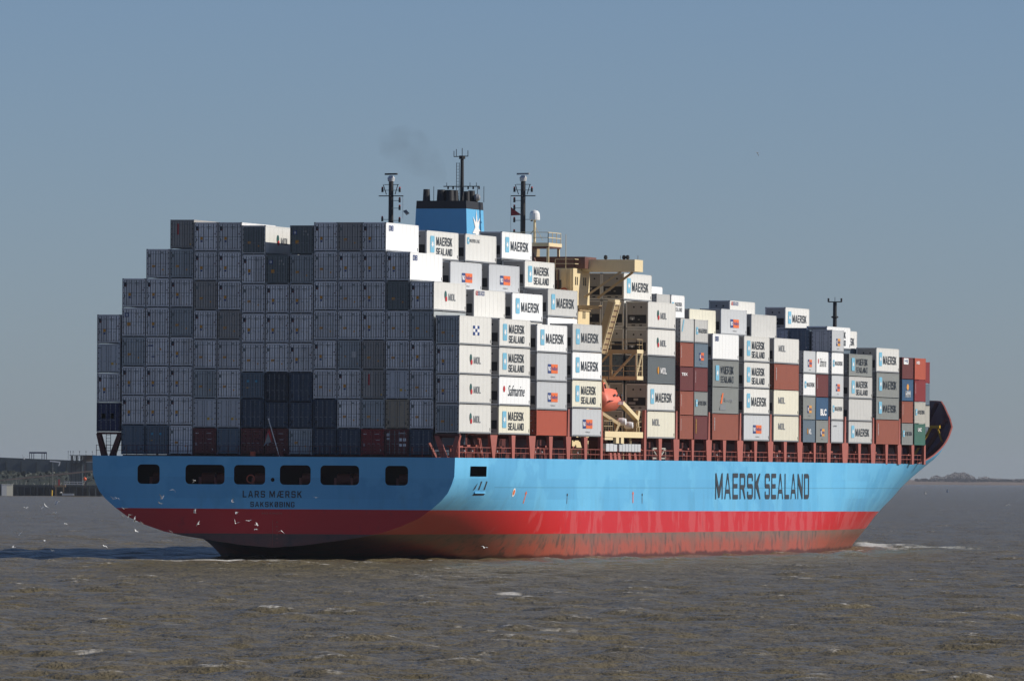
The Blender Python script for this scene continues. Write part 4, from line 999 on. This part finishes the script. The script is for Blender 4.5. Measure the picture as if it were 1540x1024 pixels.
# pieces that belong to a part hang under that part
_by = {c.name.split('.')[0]: c for c in reversed(list(SHIP.children))}
for c in list(SHIP.children):
    k = c.name.split('.')[0]
    host = {'funnel_top': 'funnel', 'star_emblem': 'funnel', 'exhaust_pipe': 'funnel', 'search_light': 'funnel', 'aerial': 'funnel', 'window': 'deckhouse', 'pipe': 'deckhouse', 'deck_edge': 'deckhouse', 'side_deck': 'deckhouse',
            'lettering': 'hull', 'marking': 'hull', 'step': 'hull', 'scupper': 'hull', 'draught_marks': 'hull', 'radome': 'radome_post', 'cap_rail': 'bulwark', 'bulwark_frame': 'bulwark'}.get(k)
    if host: c.parent = _by[host]

# flags
def flag(loc, pts, mats, label, name='flag'):
    m = MB(); 
    for quad, mt in zip(pts, mats): m.add(quad, [tuple(range(len(quad)))], mt)
    o = m.build(name); tag(o, label, 'flag'); o.location = loc
    md = o.modifiers.new('thick', 'SOLIDIFY'); md.thickness = .02
    return o
flag((-1.03, .5, 13.1), [[(0, 0, 0), (.1, .35, -.9), (.05, .45, -1.5), (0, .12, -.5)], [(0, .1, -.5), (.05, .44, -1.5), (0, .62, -1.9), (-.06, .3, -1.6), (0, -.25, -1.4)], [(0, -.02, -.1), (0, .08, -.5), (0, -.3, -1.4), (0, -.22, -.7)]], [redm, ink2, redm], 'drooping red and white ensign on the staff at the stern rail')
flag((67.8, -5.9, 36.45), [[(0, 0, .45), (0, 0, -.45), (.1, -1.15, -.38)]], [mred], 'dark red triangular pennant flying left of the starboard radar mast')
flag((67.8, 5.95, 36.3), [[(0, 0, .2), (.05, -.35, .35), (.1, -.7, -.05), (0, -.4, -.25)]], [ink2], 'small grey rectangular flag flying right of the port radar mast')
for y_, z0, z1 in ((5.95, 35.7, 38.1), (-5.9, 33.4, 38.1)):
    m = MB(); m.bar((67.8, y_, z0), (67.8, y_ + .02, z1), .03, .03, steel); m.build('halyard', SHIP)

# exhaust smoke
m, nt, bs = newmat('smoke'); nt.nodes.remove(bs); pv = N(nt, 'ShaderNodeVolumePrincipled'); tc = N(nt, 'ShaderNodeTexCoord')
pv.inputs['Color'].default_value = (.12, .11, .1, 1); pv.inputs['Anisotropy'].default_value = 0
sn = noise(nt, .55, tc.outputs['Object'], 3, .5); gr = N(nt, 'ShaderNodeTexGradient', gradient_type='SPHERICAL')
mp = N(nt, 'ShaderNodeMapping'); nt.links.new(tc.outputs['Generated'], mp.inputs[0]); mp.inputs['Location'].default_value = (-1, -1, -1); mp.inputs['Scale'].default_value = (2, 2, 2); nt.links.new(mp.outputs[0], gr.inputs[0])
nt.links.new(math_(nt, 'MULTIPLY', ramp(nt, sn, .34, .70), .055), pv.inputs['Density'])
nt.links.new(pv.outputs[0], nt.nodes['Material Output'].inputs['Volume'])
m.cycles.volume_sampling = 'DISTANCE' if hasattr(m.cycles, 'volume_sampling') else m.cycles.volume_sampling
b = MB(); path = [(64, .3, 38.5, .35), (64, .6, 39.6, .8), (63.5, 1.2, 40.7, 1.5), (62, 2.3, 41.9, 2.2), (61, 3.6, 42.9, 2.5), (60, 4.9, 43.7, 2.2), (59.5, 6.2, 44.4, .7)]
vs = []; fs = []; n = 12
for (x_, y_, z_, r) in path:
    for i in range(n): t = 2 * math.pi * i / n; vs.append((x_ + r * math.cos(t), y_ - r * .6 * math.sin(t), z_ + r * .8 * math.sin(t)))
for j in range(len(path) - 1):
    for i in range(n): fs.append((j * n + i, j * n + (i + 1) % n, (j + 1) * n + (i + 1) % n, (j + 1) * n + i))
fs += [tuple(range(n))[::-1], tuple(range((len(path) - 1) * n, len(path) * n))]
b.add(vs, fs, m); tag(b.build('smoke'), 'faint dark exhaust smoke drifting off the funnel', 'smoke', None, 'stuff')

# ---------------------------------------------------------------- water
def water_mat():
    m, nt, bs = newmat('muddy_water'); tc = N(nt, 'ShaderNodeTexCoord'); ob = tc.outputs['Object']
    a = noise(nt, 1, ob, 3, .6, (.012, .006, 1)); b = noise(nt, 1, ob, 4, .6, (.10, .06, 1)); cfine = noise(nt, 1, ob, 5, .65, (1.5, 1.3, 1))
    c = mix(nt, ramp(nt, b, .38, .62), (.136, .110, .056), (.176, .145, .084))
    c = mix(nt, math_(nt, 'MULTIPLY', ramp(nt, a, .40, .62), .5), c, (.136, .116, .072))
    # foam flecks and whitecaps
    clus = noise(nt, 1, ob, 4, .65, (.10, .07, 1)); fm = math_(nt, 'MULTIPLY', ramp(nt, cfine, .66, .74), ramp(nt, clus, .54, .64))
    at = N(nt, 'ShaderNodeAttribute', attribute_name='crest'); fm2 = math_(nt, 'MULTIPLY', at.outputs['Fac'], ramp(nt, cfine, .52, .66))
    bt = N(nt, 'ShaderNodeAttribute', attribute_name='wash'); fine = noise(nt, 1, ob, 6, .72, (.5, .9, 1)); fm3 = ramp(nt, math_(nt, 'ADD', bt.outputs['Fac'], math_(nt, 'MULTIPLY', fine, .7)), .78, 1.0)
    f = math_(nt, 'MAXIMUM', math_(nt, 'MAXIMUM', math_(nt, 'MULTIPLY', fm, .7), fm2), fm3, clamp=True)
    c = mix(nt, f, c, (.62, .60, .56)); nt.links.new(c, bs.inputs['Base Color'])
    rg = math_(nt, 'MULTIPLY_ADD', f, .5, .26); nt.links.new(rg, bs.inputs['Roughness']); bs.inputs['IOR'].default_value = 1.33; bs.inputs['Specular IOR Level'].default_value = .22
    bp = N(nt, 'ShaderNodeBump'); bp.inputs['Strength'].default_value = .9; bp.inputs['Distance'].default_value = .35
    h = math_(nt, 'ADD', noise(nt, 1, ob, 4, .65, (2.2, 1.6, 1)), math_(nt, 'MULTIPLY', noise(nt, 1, ob, 3, .6, (.16, .12, 1)), 2.2))
    nt.links.new(h, bp.inputs['Height']); nt.links.new(bp.outputs[0], bs.inputs['Normal']); return m
fh = Vector((FWD.x, FWD.y, 0)).normalized(); rh = Vector((RGT.x, RGT.y, 0)).normalized()
d1 = np.concatenate([np.linspace(3, 300, 40, endpoint=False), np.arange(300, 370, 2.), np.arange(370, 900, .42), np.arange(900, 1330, .7), np.geomspace(1330, 4000, 420, endpoint=False), np.geomspace(4000, 75000, 60)])
t1 = np.arange(-.075, .0751, .00052); t1 = np.concatenate([-np.geomspace(1.6, .078, 22), t1, np.geomspace(.078, 1.6, 22)])
Dg, Tg = np.meshgrid(d1, t1, indexing='ij'); PX = CAMP.x + fh.x * Dg + rh.x * Dg * Tg; PY = CAMP.y + fh.y * Dg + rh.y * Dg * Tg
Zw = np.zeros_like(Dg); nw = 90
for i in range(nw):
    lam = 1.2 * (12 / 1.2) ** rng.random(); th = rng.normal(math.atan2(fh.y, fh.x) + .25, .75); k = 2 * math.pi / lam; amp = .0068 * lam ** .60
    ph = k * (PX * math.cos(th) + PY * math.sin(th)) + rng.random() * 6.28
    amp *= 1.08; fade = np.clip((lam * 420 - Dg) / (lam * 210), 0, 1) if lam < 6 else np.clip((5200 - Dg) / 3000, 0, 1)
    Zw += amp * (np.sin(ph) + .22 * np.sin(2 * ph + 1.5)) * fade
spread = (np.abs(Tg) < .08) * 1.0; Zw *= np.clip((.30 - np.abs(Tg)) / .2, 0, 1) * np.clip((Dg - 250) / 60, 0, 1)
crest = np.clip((Zw - .255) / .07, 0, 1)
# wash: strip beside the hull, bow wave ahead, thin wake at the stern
hy = np.interp(PX, [-1.35, 25, 60, 170, 200, 225, 245, 258], [9, 14, 18.6, 18.6, 17.5, 12.5, 6, 0.3])
dist = np.abs(PY) - hy
wash = np.where((PX > 10) & (PX < 262), np.clip(1 - np.abs(dist - 1.0) / (2.0 + np.clip(PX - 120, 0, 200) * .022), 0, 1) * (.36 + .26 * np.clip((PX - 60) / 190, 0, 1)), 0)
def blob(cx, cy, sf, sr, amp):
    dx = PX - cx; dy = PY - cy; return amp * np.exp(-(((dx * fh.x + dy * fh.y) / sf) ** 2) - (((dx * rh.x + dy * rh.y) / sr) ** 2))
for q in ((263, -1.5, 18, 3.4, .74), (285, 3.5, 28, 3.8, .74), (312, 11, 32, 3.6, .66), (252, -5.5, 16, 3.4, .60), (285, 0, 34, 7.5, .54), (262, -5, 22, 6, .58), (250, -12, 18, 7, .62), (262, -14, 22, 10, .46), (236, -18, 14, 8, .5), (330, 8, 40, 12, .36), (252, -12, 14, 9, .5), (232, -19, 12, 14, .32), (-6, 2, 7, 9, .72), (-9, 8, 9, 12, .55), (-22, 14, 14, 16, .42), (-14, -2, 6, 16, .5), (-40, 10, 9, 22, .35),
          (-257, -92, 8, 1.6, .68), (-250, -94, 10, 3.5, .46), (-245, -90, 6, 2.5, .5), (-408, -133, 6, 1.3, .66), (-412, -136, 5, 2.4, .5), (-404, -128, 3, 1.0, .55), (-372, -112, 4, .8, .5), (-489, -133, 6, 1.5, .55), (-187, -94, 9, 1.6, .45), (-115, -93, 7, 2.0, .52), (-478, -163, 5, 1.2, .5), (-440, -120, 6, 1.4, .45), (-330, -80, 8, 2, .42), (-60, 55, 14, 6, .35), (90, 90, 30, 12, .38), (-480, -150, 6, 1, .5), (-300, -120, 8, 1.4, .5)):
    wash = np.maximum(wash, blob(*q))
WZ = -0.05
verts = np.stack([PX, PY, Zw + WZ], -1).reshape(-1, 3).astype(np.float32); nr, nc = Dg.shape
ii = (np.arange(nr - 1)[:, None] * nc + np.arange(nc - 1)[None, :]).reshape(-1); quads = np.stack([ii, ii + nc, ii + nc + 1, ii + 1], -1).astype(np.int32)
me = bpy.data.meshes.new('water'); me.vertices.add(len(verts)); me.vertices.foreach_set('co', verts.ravel())
me.loops.add(quads.size); me.loops.foreach_set('vertex_index', quads.ravel()); me.polygons.add(len(quads))
me.polygons.foreach_set('loop_start', np.arange(0, quads.size, 4, dtype=np.int32)); me.polygons.foreach_set('loop_total', np.full(len(quads), 4, dtype=np.int32))
me.update(calc_edges=True)
for nm, arr in (('crest', crest), ('wash', wash)):
    at = me.attributes.new(nm, 'FLOAT', 'POINT'); at.data.foreach_set('value', arr.reshape(-1).astype(np.float32))
me.materials.append(water_mat()); me.shade_smooth(); wo = link('water', me); tag(wo, kind='structure')
if me.polygons[0].normal.z < 0: me.flip_normals()

# ---------------------------------------------------------------- far jetty (left) and far shore (right)
def at(lat, dist, z): p = CAMP + fh * dist + rh * lat; return Vector((p.x, p.y, z))
YAW = math.atan2(rh.y, rh.x)
KM = 3733 / 14565.0
def jl(u): return (u - 770) * KM
def jz(v, u=50): return 8.406 + (712.4 - v) * KM
jd = 3733
def jthing(name, label, cat, u=None, group=None):
    return empty(name, at(jl(u), jd, 0), YAW, label, cat, group)
jsteel = paint('jetty_dark_steel', (.05, .062, .068), dirt=.3); jgreen = paint('bank_dark_green', (.05, .06, .048), dirt=.4, var=.05); jwood = paint('jetty_timber', (.30, .20, .11), dirt=.3)
jgrey = paint('shed_grey_green', (.10, .12, .125), dirt=.25, var=.02); jblue = paint('frame_blue', (.03, .04, .10), dirt=.2)
# river wall and quay
m = MB(); m.box(0, 260, 18, 40, -1, 3.9, jsteel)
for i in range(48): m.box(4 + i * 5.3, 5 + i * 5.3, 16.5, 18, -1, 3.4, jgreen)
for i in range(14): m.box(10 + i * 19, 21 + i * 19, 17.7, 17.95, .4, 3.0, dark)
o = m.build('quay_wall'); o.location = at(jl(-420), jd, 0); o.rotation_euler = (0, 0, YAW); tag(o, 'long dark quay wall along the far bank behind the jetty', 'wall')
o.location = at(jl(-300), jd, 0)
# dark bank with scrub
m = MB(); vs = []; fs = []
for i in range(60):
    x_ = i * 5; 
    for k, (yy, hz) in enumerate(((30, 3.8), (42, 6.6 + rng.random() * 1.4), (60, 8.4 + rng.random() * 1.4), (90, 8.0))): vs.append((x_, yy, hz))
for i in range(59):
    for k in range(3): a = i * 4 + k; fs.append((a, a + 4, a + 5, a + 1))
m.add(vs, fs, jgreen); o = m.build('far_bank'); o.location = at(jl(-300), jd, 0); o.rotation_euler = (0, 0, YAW); tag(o, kind='structure')
m = MB()   # scrub: small leafy faces
for i in range(5200):
    x_ = rng.random() * 290; yy = 34 + rng.random() * 40; hz = 4.5 + rng.random() * 4.6; s = .35 + rng.random() * .6; an = rng.random() * 3.1
    dx, dz = s * math.cos(an), s * math.sin(an); m.add([(x_ - dx, yy, hz - dz), (x_ + dz, yy + .3, hz - dx), (x_ + dx, yy, hz + dz), (x_ - dz, yy - .2, hz + dx)], [(0, 1, 2, 3)], jgreen)
o = m.build('scrub'); o.location = at(jl(-300), jd, 0); o.rotation_euler = (0, 0, YAW); tag(o, 'dark scrub covering the far bank above the quay', 'bushes', None, 'stuff')
# long low shed with sloping roofline
m = MB(); L_ = 125 * KM + 30
x0 = -60; x1 = 105 * KM + 8
m.hexa([(x0, 60, 6), (x1, 60, 6), (x1, 100, 6), (x0, 100, 6)], [(x0, 60, jz(680)), (x1, 60, jz(692.6)), (x1, 100, jz(692.6)), (x0, 100, jz(680))], jgrey)
for i in range(16): xx = x0 + i * (x1 - x0) / 16; m.box(xx, xx + .3, 59.8, 60, 6, jz(694), jgreen)
o = m.build('long_shed'); o.location = at(jl(0), jd, 0); o.rotation_euler = (0, 0, YAW); tag(o, 'long grey-green shed with a gently sloping roof on the far bank', 'shed')
# blue portal frame on the roof
t = jthing('portal_frame', 'dark blue steel portal frame standing on the shed roof', 'frame', 33)
m = MB()
for u_ in (.6, 3.8, 7, 19.5, 23, 26.4): m.box(u_ * KM - .12, u_ * KM + .12, 62, 62.4, jz(692), jz(679.5), jblue)
m.build('leg', t); m = MB(); m.box(0, 27 * KM, 61.8, 62.6, jz(681.2), jz(678.8), jblue); m.build('beam', t)
# loading tower
t = jthing('loading_tower', 'dark lattice loading tower with railings and lamp posts beside the ship', 'tower', 101)
m = MB()
for u_ in (5, 12, 19, 26): m.box(u_ * KM, u_ * KM + .4, 10, 10.4, 3, jz(684), jsteel); m.box(u_ * KM, u_ * KM + .4, 20, 20.4, 3, jz(684), jsteel)
m.box(3 * KM, 26 * KM, 9.5, 21, jz(697), jz(695.5), jsteel); m.box(3 * KM, 42 * KM, 9.5, 21, jz(684.4), jz(683.6), jsteel); m.box(2 * KM, 22 * KM, 14, 20, 4, jz(697), jgrey)
for i in range(7): m.bar((4 * KM + i * .9, 9.6, jz(696)), (4 * KM + i * .9 + .9, 9.6, jz(685)), .12, .12, jsteel)
for i in range(9): m.bar((4 * KM + i * .8, 9.5, jz(684)), (4 * KM + i * .8, 9.5, jz(695)), .1, .1, jsteel)
m.build('frame', t)
m = MB(); m.box(22 * KM, 60 * KM, 16, 24, jz(694), jz(684), paint('rusty_cladding', (.16, .12, .10), dirt=.3)); m.box(26 * KM, 60 * KM, 15.8, 16, jz(694.2), jz(693.2), pgrey); m.build('cabin', t)
for u_ in (.6, 4, 8, 17.6, 27.4, 37):
    m = MB(); m.bar((u_ * KM, 12, jz(690 if u_ < 1 else 684)), (u_ * KM, 12, jz(677.5)), .10, .10, jsteel); m.box(u_ * KM - .15, u_ * KM + .15, 11.8, 12.2, jz(679), jz(677.6), jsteel); m.build('lamp_post', t)
# conveyor pipe
m = MB(); a = Vector(((-260) * KM, 6, jz(751))); b_ = Vector((150 * KM, 6, jz(706.3))); m.bar(a, b_, .55, .55, paint('conveyor_beige', (.34, .25, .20), dirt=.2))
for i in range(9): p = a.lerp(b_, i / 8); 
for u_ in (30, 75, 118): zz = jz(726 - u_ * .135); m.bar((u_ * KM, 6, 3), (u_ * KM, 6, zz), .16, .16, jsteel)
o = m.build('pipeline'); o.location = at(jl(0), jd, 0); o.rotation_euler = (0, 0, YAW); tag(o, 'beige pipe rising along the jetty towards the ship', 'pipe')
# jetty deck, piles, railings
t = jthing('jetty', 'low dark jetty on piles with white railings along the far bank', 'jetty', 0)
m = MB(); m.box(-20, 150 * KM, 4, 12, 3.6, 4.2, jsteel); m.build('deck', t)
for i in range(24): m = MB(); m.tube((-18 + i * 2.5, 4.6, -1), (-18 + i * 2.5, 4.6, 3.6), .28, jsteel, n=8); m.build('pile', t)
m = MB()
for v_ in (724.3, 727.5): m.box(97 * KM, 125 * KM, 3.4, 3.55, jz(v_) - .14, jz(v_) + .14, pgrey)
for u_ in range(97, 126, 4): m.box(u_ * KM, u_ * KM + .1, 3.6, 3.7, 4.2, jz(723), pgrey)
m.build('white_railing', t)
m = MB()
for i in range(60): x_ = -15 + i * .85 + rng.random() * .3; hh = rng.random() * 2.2 + .3; m.bar((x_, 5 + rng.random() * 5, 4.2), (x_ + rng.normal() * .4, 5 + rng.random() * 5, 4.2 + hh), .09, .09, (jsteel, cgreen, jsteel, tan)[i % 4])
m.build('rail_clutter', t)
# bits
m = MB(); m.box(5 * KM, 12.4 * KM, 0, 3, 0, jz(728), pgrey); m.box(12.45 * KM, 22 * KM, .02, 3, 0, jz(727.8), cream_w); m.box(4.8 * KM, 22.2 * KM, -.1, 3.1, jz(728), jz(727.2), bright)
o = m.build('white_cabin'); o.location = at(jl(0), jd - 4, -.3); o.rotation_euler = (0, 0, YAW + .15); tag(o, 'small white box cabin at the water edge by the jetty', 'cabin')
m = MB(); m.bar((80.3 * KM, 3, 3), (80.3 * KM, 3, jz(693)), .2, .2, cgreen); m.bar((75.8 * KM, 3, jz(692.8)), (91.2 * KM, 3, jz(694.6)), .5, .5, bright); m.bar((91.0 * KM, 3, jz(694.2)), (89 * KM, 3, jz(700)), .35, .35, bright)
o = m.build('bent_pipe'); o.location = at(jl(0), jd, 0); o.rotation_euler = (0, 0, YAW); tag(o, 'white bent pipe on a thin post over the jetty', 'pipe')
t = jthing('timber_dolphin', 'light brown timber platform on posts in front of the jetty', 'platform', 82)
m = MB(); m.box(1 * KM, 18 * KM, 0, 3, jz(731.8), jz(729), jwood); m.build('deck', t)
for u_ in (2.5, 14): m = MB(); m.box(u_ * KM, (u_ + 2) * KM, 0, .5, -1, jz(731.8), jwood); m.build('post', t)
m = MB(); m.tube((80 * KM, 1, -1), (80 * KM, 1, jz(736.5)), .3, ylm, n=8); o = m.build('marker_post'); o.location = at(jl(0), jd - 3, 0); o.rotation_euler = (0, 0, YAW); tag(o, 'short yellow post in the water beside the timber platform', 'post')
m = MB(); m.box(95 * KM, 113 * KM, 1, 2.5, .2, jz(741.5), pgrey); o = m.build('pontoon'); o.location = at(jl(0), jd - 3, 0); o.rotation_euler = (0, 0, YAW); tag(o, 'low grey pontoon afloat right of the timber platform', 'pontoon')
m = MB(); m.lathe((129 * KM, 2, jz(719.6)), [(0, -.75), (.5, -.5), (.75, 0), (.5, .5), (0, .75)], plain('signal_orange', (.75, .10, .02), .5), 12); m.bar((129 * KM, 2, 3), (129 * KM, 2, jz(699)), .1, .1, rustred)
o = m.build('signal_ball'); o.location = at(jl(0), jd - 2, 0); o.rotation_euler = (0, 0, YAW); tag(o, 'orange ball on a thin mast at the right end of the jetty', 'marker')
m = MB(); m.box(89 * KM, 91.2 * KM, 2, 2.6, 4, jz(720.5), redm); o = m.build('red_cabinet'); o.location = at(jl(0), jd - 2, 0); o.rotation_euler = (0, 0, YAW); tag(o, 'small red cabinet standing on the jetty behind the timber platform', 'cabinet')

# far shore on the right
SD = 16500; SK = SD / 14565.0
m, nt, bs = newmat('far_land'); bs.inputs['Base Color'].default_value = (.16, .12, .09, 1); bs.inputs['Roughness'].default_value = .9
tc = N(nt, 'ShaderNodeTexCoord'); g = noise(nt, .01, tc.outputs['Object'], 4); nt.links.new(mix(nt, g, (.12, .09, .07), (.20, .14, .10)), bs.inputs['Base Color'])
b = MB(); vs = []; fs = []
for i in range(81):
    x_ = -1500 + i * 38
    for yy, hz in ((0, -1), (12, 2.2 + rng.random() * .6), (60, 4.5 + rng.random()), (300, 6.4 + rng.random()), (1500, 8)): vs.append((x_, yy, hz))
for i in range(80):
    for k in range(4): a = i * 5 + k; fs.append((a, a + 5, a + 6, a + 1))
b.add(vs, fs, m); o = b.build('far_shore'); o.location = at(0, SD, 0); o.rotation_euler = (0, 0, YAW); tag(o, kind='structure')
twig = paint('winter_twigs', (.085, .075, .08), dirt=.4, var=.05)
b = MB()
def clump(u, vtop, wu, n, base=722.5, spread=60):
    for i in range(n):
        r = math.sqrt(rng.random()); t = rng.random() * math.pi; x_ = u + wu * r * math.cos(t); vv = base - (base - vtop) * r * math.sin(t) * (.92 + .16 * rng.random())
        X_ = (x_ - 770) * SK; Z_ = 8.4 + (721.2 - vv) * SK; s = .55 + rng.random() * .9; an = rng.random() * 3.14; dx, dz = s * math.cos(an), s * math.sin(an); yy = 60 + rng.random() * spread
        b.add([(X_ - dx, yy, Z_ - dz), (X_ + dz * .5, yy + .5, Z_ - dx * .5), (X_ + dx, yy, Z_ + dz), (X_ - dz * .5, yy - .5, Z_ + dx * .5)], [(0, 1, 2, 3)], twig)
for u_, v_, w_, n_ in ((1390, 720.6, 12, 250), (1394, 719.5, 7, 160), (1412, 715, 9, 380), (1420, 717, 8, 220), (1432, 713.5, 9, 330), (1443, 710.6, 13, 900), (1454, 710.4, 12, 900), (1462, 714, 11, 500), (1466, 719, 12, 400), (1479, 716.8, 4, 90), (1487, 716.2, 6, 260), (1497, 718.5, 8, 260), (1507, 719, 9, 240), (1520, 720, 16, 420), (1540, 719.6, 16, 420), (1560, 719, 20, 400), (1600, 718.5, 30, 500), (1340, 720, 30, 400), (1250, 719.5, 60, 500)):
    clump(u_, v_, w_, n_)
for i in range(700):
    u_ = 1380 + rng.random() * 200; X_ = (u_ - 770) * SK; Z_ = 3 + rng.random() * 6.5; s = .8 + rng.random(); b.add([(X_ - s, 55, Z_ - s * .6), (X_ + s, 56, Z_ - s * .6), (X_ + s, 55, Z_ + s * .6), (X_ - s, 54, Z_ + s * .6)], [(0, 1, 2, 3)], twig)
o = b.build('far_trees'); o.location = at(0, SD, 0); o.rotation_euler = (0, 0, YAW); tag(o, 'hazy belt of bare winter trees on the far right shore', 'woodland', None, 'stuff')
# two buoys far out
t = empty('channel_buoy', at((1426 - 770) * .45, 6554, 0), 0, 'tiny blue navigation buoy on the water before the far trees', 'buoy')
m = MB(); m.tube((0, 0, 0), (0, 0, 1.2), 1.3, blue, 1.1, 12); m.build('float', t); m = MB(); m.hexa([(-.7, -.7, 1.2), (.7, -.7, 1.2), (.7, .7, 1.2), (-.7, .7, 1.2)], [(-.25, -.25, 4), (.25, -.25, 4), (.25, .25, 4), (-.25, .25, 4)], bgrey); m.build('topmark', t); t.scale = (.6,) * 3
t = empty('channel_buoy', at((1393 - 770) * .39, 5680, 0), 0, 'tiny pale buoy on the water left of the blue one', 'buoy')
m = MB(); m.tube((0, 0, 0), (0, 0, .9), 1.1, cgreen, .9, 12); m.build('float', t); m = MB(); m.tube((0, 0, .9), (0, 0, 3), .2, cgreen, .1, 8); m.build('topmark', t); t.scale = (.55,) * 3

# ---------------------------------------------------------------- gulls
gwhite = plain('gull_feathers', (.80, .80, .78), .7); ggrey = plain('gull_wing_grey', (.42, .43, .45), .7); gdark = plain('gull_wing_tip', (.05, .05, .05), .7)
def gull_mesh(up, bend, sweep):
    m = MB(); n = 8; rings = [(-.20, .004, .02), (-.17, .03, .02), (-.05, .055, 0), (.06, .062, 0), (.14, .045, .015), (.18, .034, .03), (.21, .034, .035), (.235, .018, .03), (.265, .004, .022)]
    vs = []; fs = []
    for x_, r, z_ in rings:
        for i in range(n): t = 2 * math.pi * i / n; vs.append((x_, r * math.cos(t), z_ + r * .9 * math.sin(t)))
    for j in range(len(rings) - 1):
        for i in range(n): fs.append((j * n + i, j * n + (i + 1) % n, (j + 1) * n + (i + 1) % n, (j + 1) * n + i))
    fs += [tuple(range(n))[::-1], tuple(range((len(rings) - 1) * n, len(rings) * n))]
    m.add(vs, fs, gwhite); m.add([(-.18, -.02, .02), (-.33, -.07, .02), (-.34, .07, .02), (-.18, .02, .02), (-.18, 0, .035)], [(0, 1, 2, 3), (0, 3, 4), (0, 4, 1), (4, 3, 2), (4, 2, 1)], gwhite)
    for s in (1, -1):
        P_ = [(.04, .22)] ; prev = None
        st = [(.04, .03, 0, .11), (.07 + sweep * .3, .22, up * .22, .10), (.05 + sweep * .6, .38, up * .22 + bend * .16, .075), (-.02 + sweep, .55, up * .22 + bend * .36, .02)]
        for k in range(3):
            (xa, ya, za, ca), (xb, yb, zb, cb) = st[k], st[k + 1]; th = .012
            m.hexa([(xa - ca, s * ya, za - th), (xa + ca, s * ya, za - th), (xb + cb, s * yb, zb - th * .5), (xb - cb, s * yb, zb - th * .5)], [(xa - ca, s * ya, za + th), (xa + ca, s * ya, za + th), (xb + cb, s * yb, zb + th * .5), (xb - cb, s * yb, zb + th * .5)], gwhite if k < 2 else ggrey)
    return m.mesh('gull')
poses = [gull_mesh(.7, .0, -.02), gull_mesh(.5, -.5, -.05), gull_mesh(-.3, -.6, -.03), gull_mesh(1.4, .9, 0), gull_mesh(.25, .3, -.05)]
PN = ['wings half raised', 'wings arched', 'wings lowered', 'wings held high', 'wings nearly level']
GL = [(170, 750, 'above the left end of the red band'), (175, 749, 'just right of another at the stern edge'), (260, 736, 'below the second stern opening'), (243, 750, 'low on the blue stern, left half'), (241, 757, 'just above the red band, left half'),
      (186, 765, 'at the left tip of the red band'), (184, 776, 'over water below the left stern corner'), (195, 774, 'at the hull edge below the left corner'), (203, 784, 'by the sloping port bilge'), (213, 787, 'lower along the sloping port bilge'),
      (205, 799, 'over water left of the dark counter'), (256, 799, 'where the bilge meets the red band bottom'), (292, 722, 'in front of the second stern opening'), (293, 771, 'near top of red band, left of name'), (298, 788, 'lower on the red band, left of name'),
      (82, 772, 'over open water, left of the ship'), (99, 788, 'low over water, left of the ship'), (67, 812, 'above the shadow edge on the water'), (28, 805, 'low at the far left'), (20, 823, 'within the shadow band, far left'), (78, 828, 'within the shadow band, nearer left'),
      (157, 821, 'within the shadow band, near the ship'), (86, 754, 'below the timber platform'), (62, 765, 'over water, left group'), (69, 761, 'over water, highest of left group'), (39, 764, 'over water below the white cabin'), (92, 741, 'close beside the timber platform'),
      (356, 770, 'upright below the ship name'), (354, 787, 'centre of the red band'), (374, 783, 'right of centre on the red band'), (386, 789, 'left of the draught marks'), (385, 796, 'lowest by the draught marks'), (423, 798, 'right of the draught marks'),
      (350, 755, 'left of the home port name'), (475, 748, 'right of the ship name'), (728.5, 823.5, 'against the rusty boot top, starboard side'), (1514, 760, 'over open water at far right'), (1139, 230, 'alone high in the sky'), (36, 690, 'before the shed at the far left')]
for i, (u_, v_, wh) in enumerate(GL):
    dd = 925 + rng.random() * 20; dirv = FWD * 14565 + RGT * (u_ - 770) - UPV * (v_ - 512); p = CAMP + dirv / 14565 * dd
    k = i % 5; o = link('gull', poses[k]); o.location = p; o.rotation_euler = (rng.normal() * .3, rng.normal() * .15, rng.random() * 6.28)
    sc_ = (.55 + .2 * rng.random()) if v_ > 300 else .6; o.scale = (sc_,) * 3
    tag(o, f"white gull, {wh}", 'gull', 'gulls flying around the ship')

# ---------------------------------------------------------------- haze
m, nt, bs = newmat('haze'); nt.nodes.remove(bs); pv = N(nt, 'ShaderNodeVolumePrincipled'); pv.inputs['Color'].default_value = (.80, .86, .95, 1)
pv.inputs['Density'].default_value = 2.0e-5; pv.inputs['Anisotropy'].default_value = .2; nt.links.new(pv.outputs[0], nt.nodes['Material Output'].inputs['Volume'])
b = MB(); b.box(-3000, 22000, -16000, 16000, -3, 60, m); tag(b.build('haze'), 'thin haze over the estuary', 'haze', None, 'stuff')
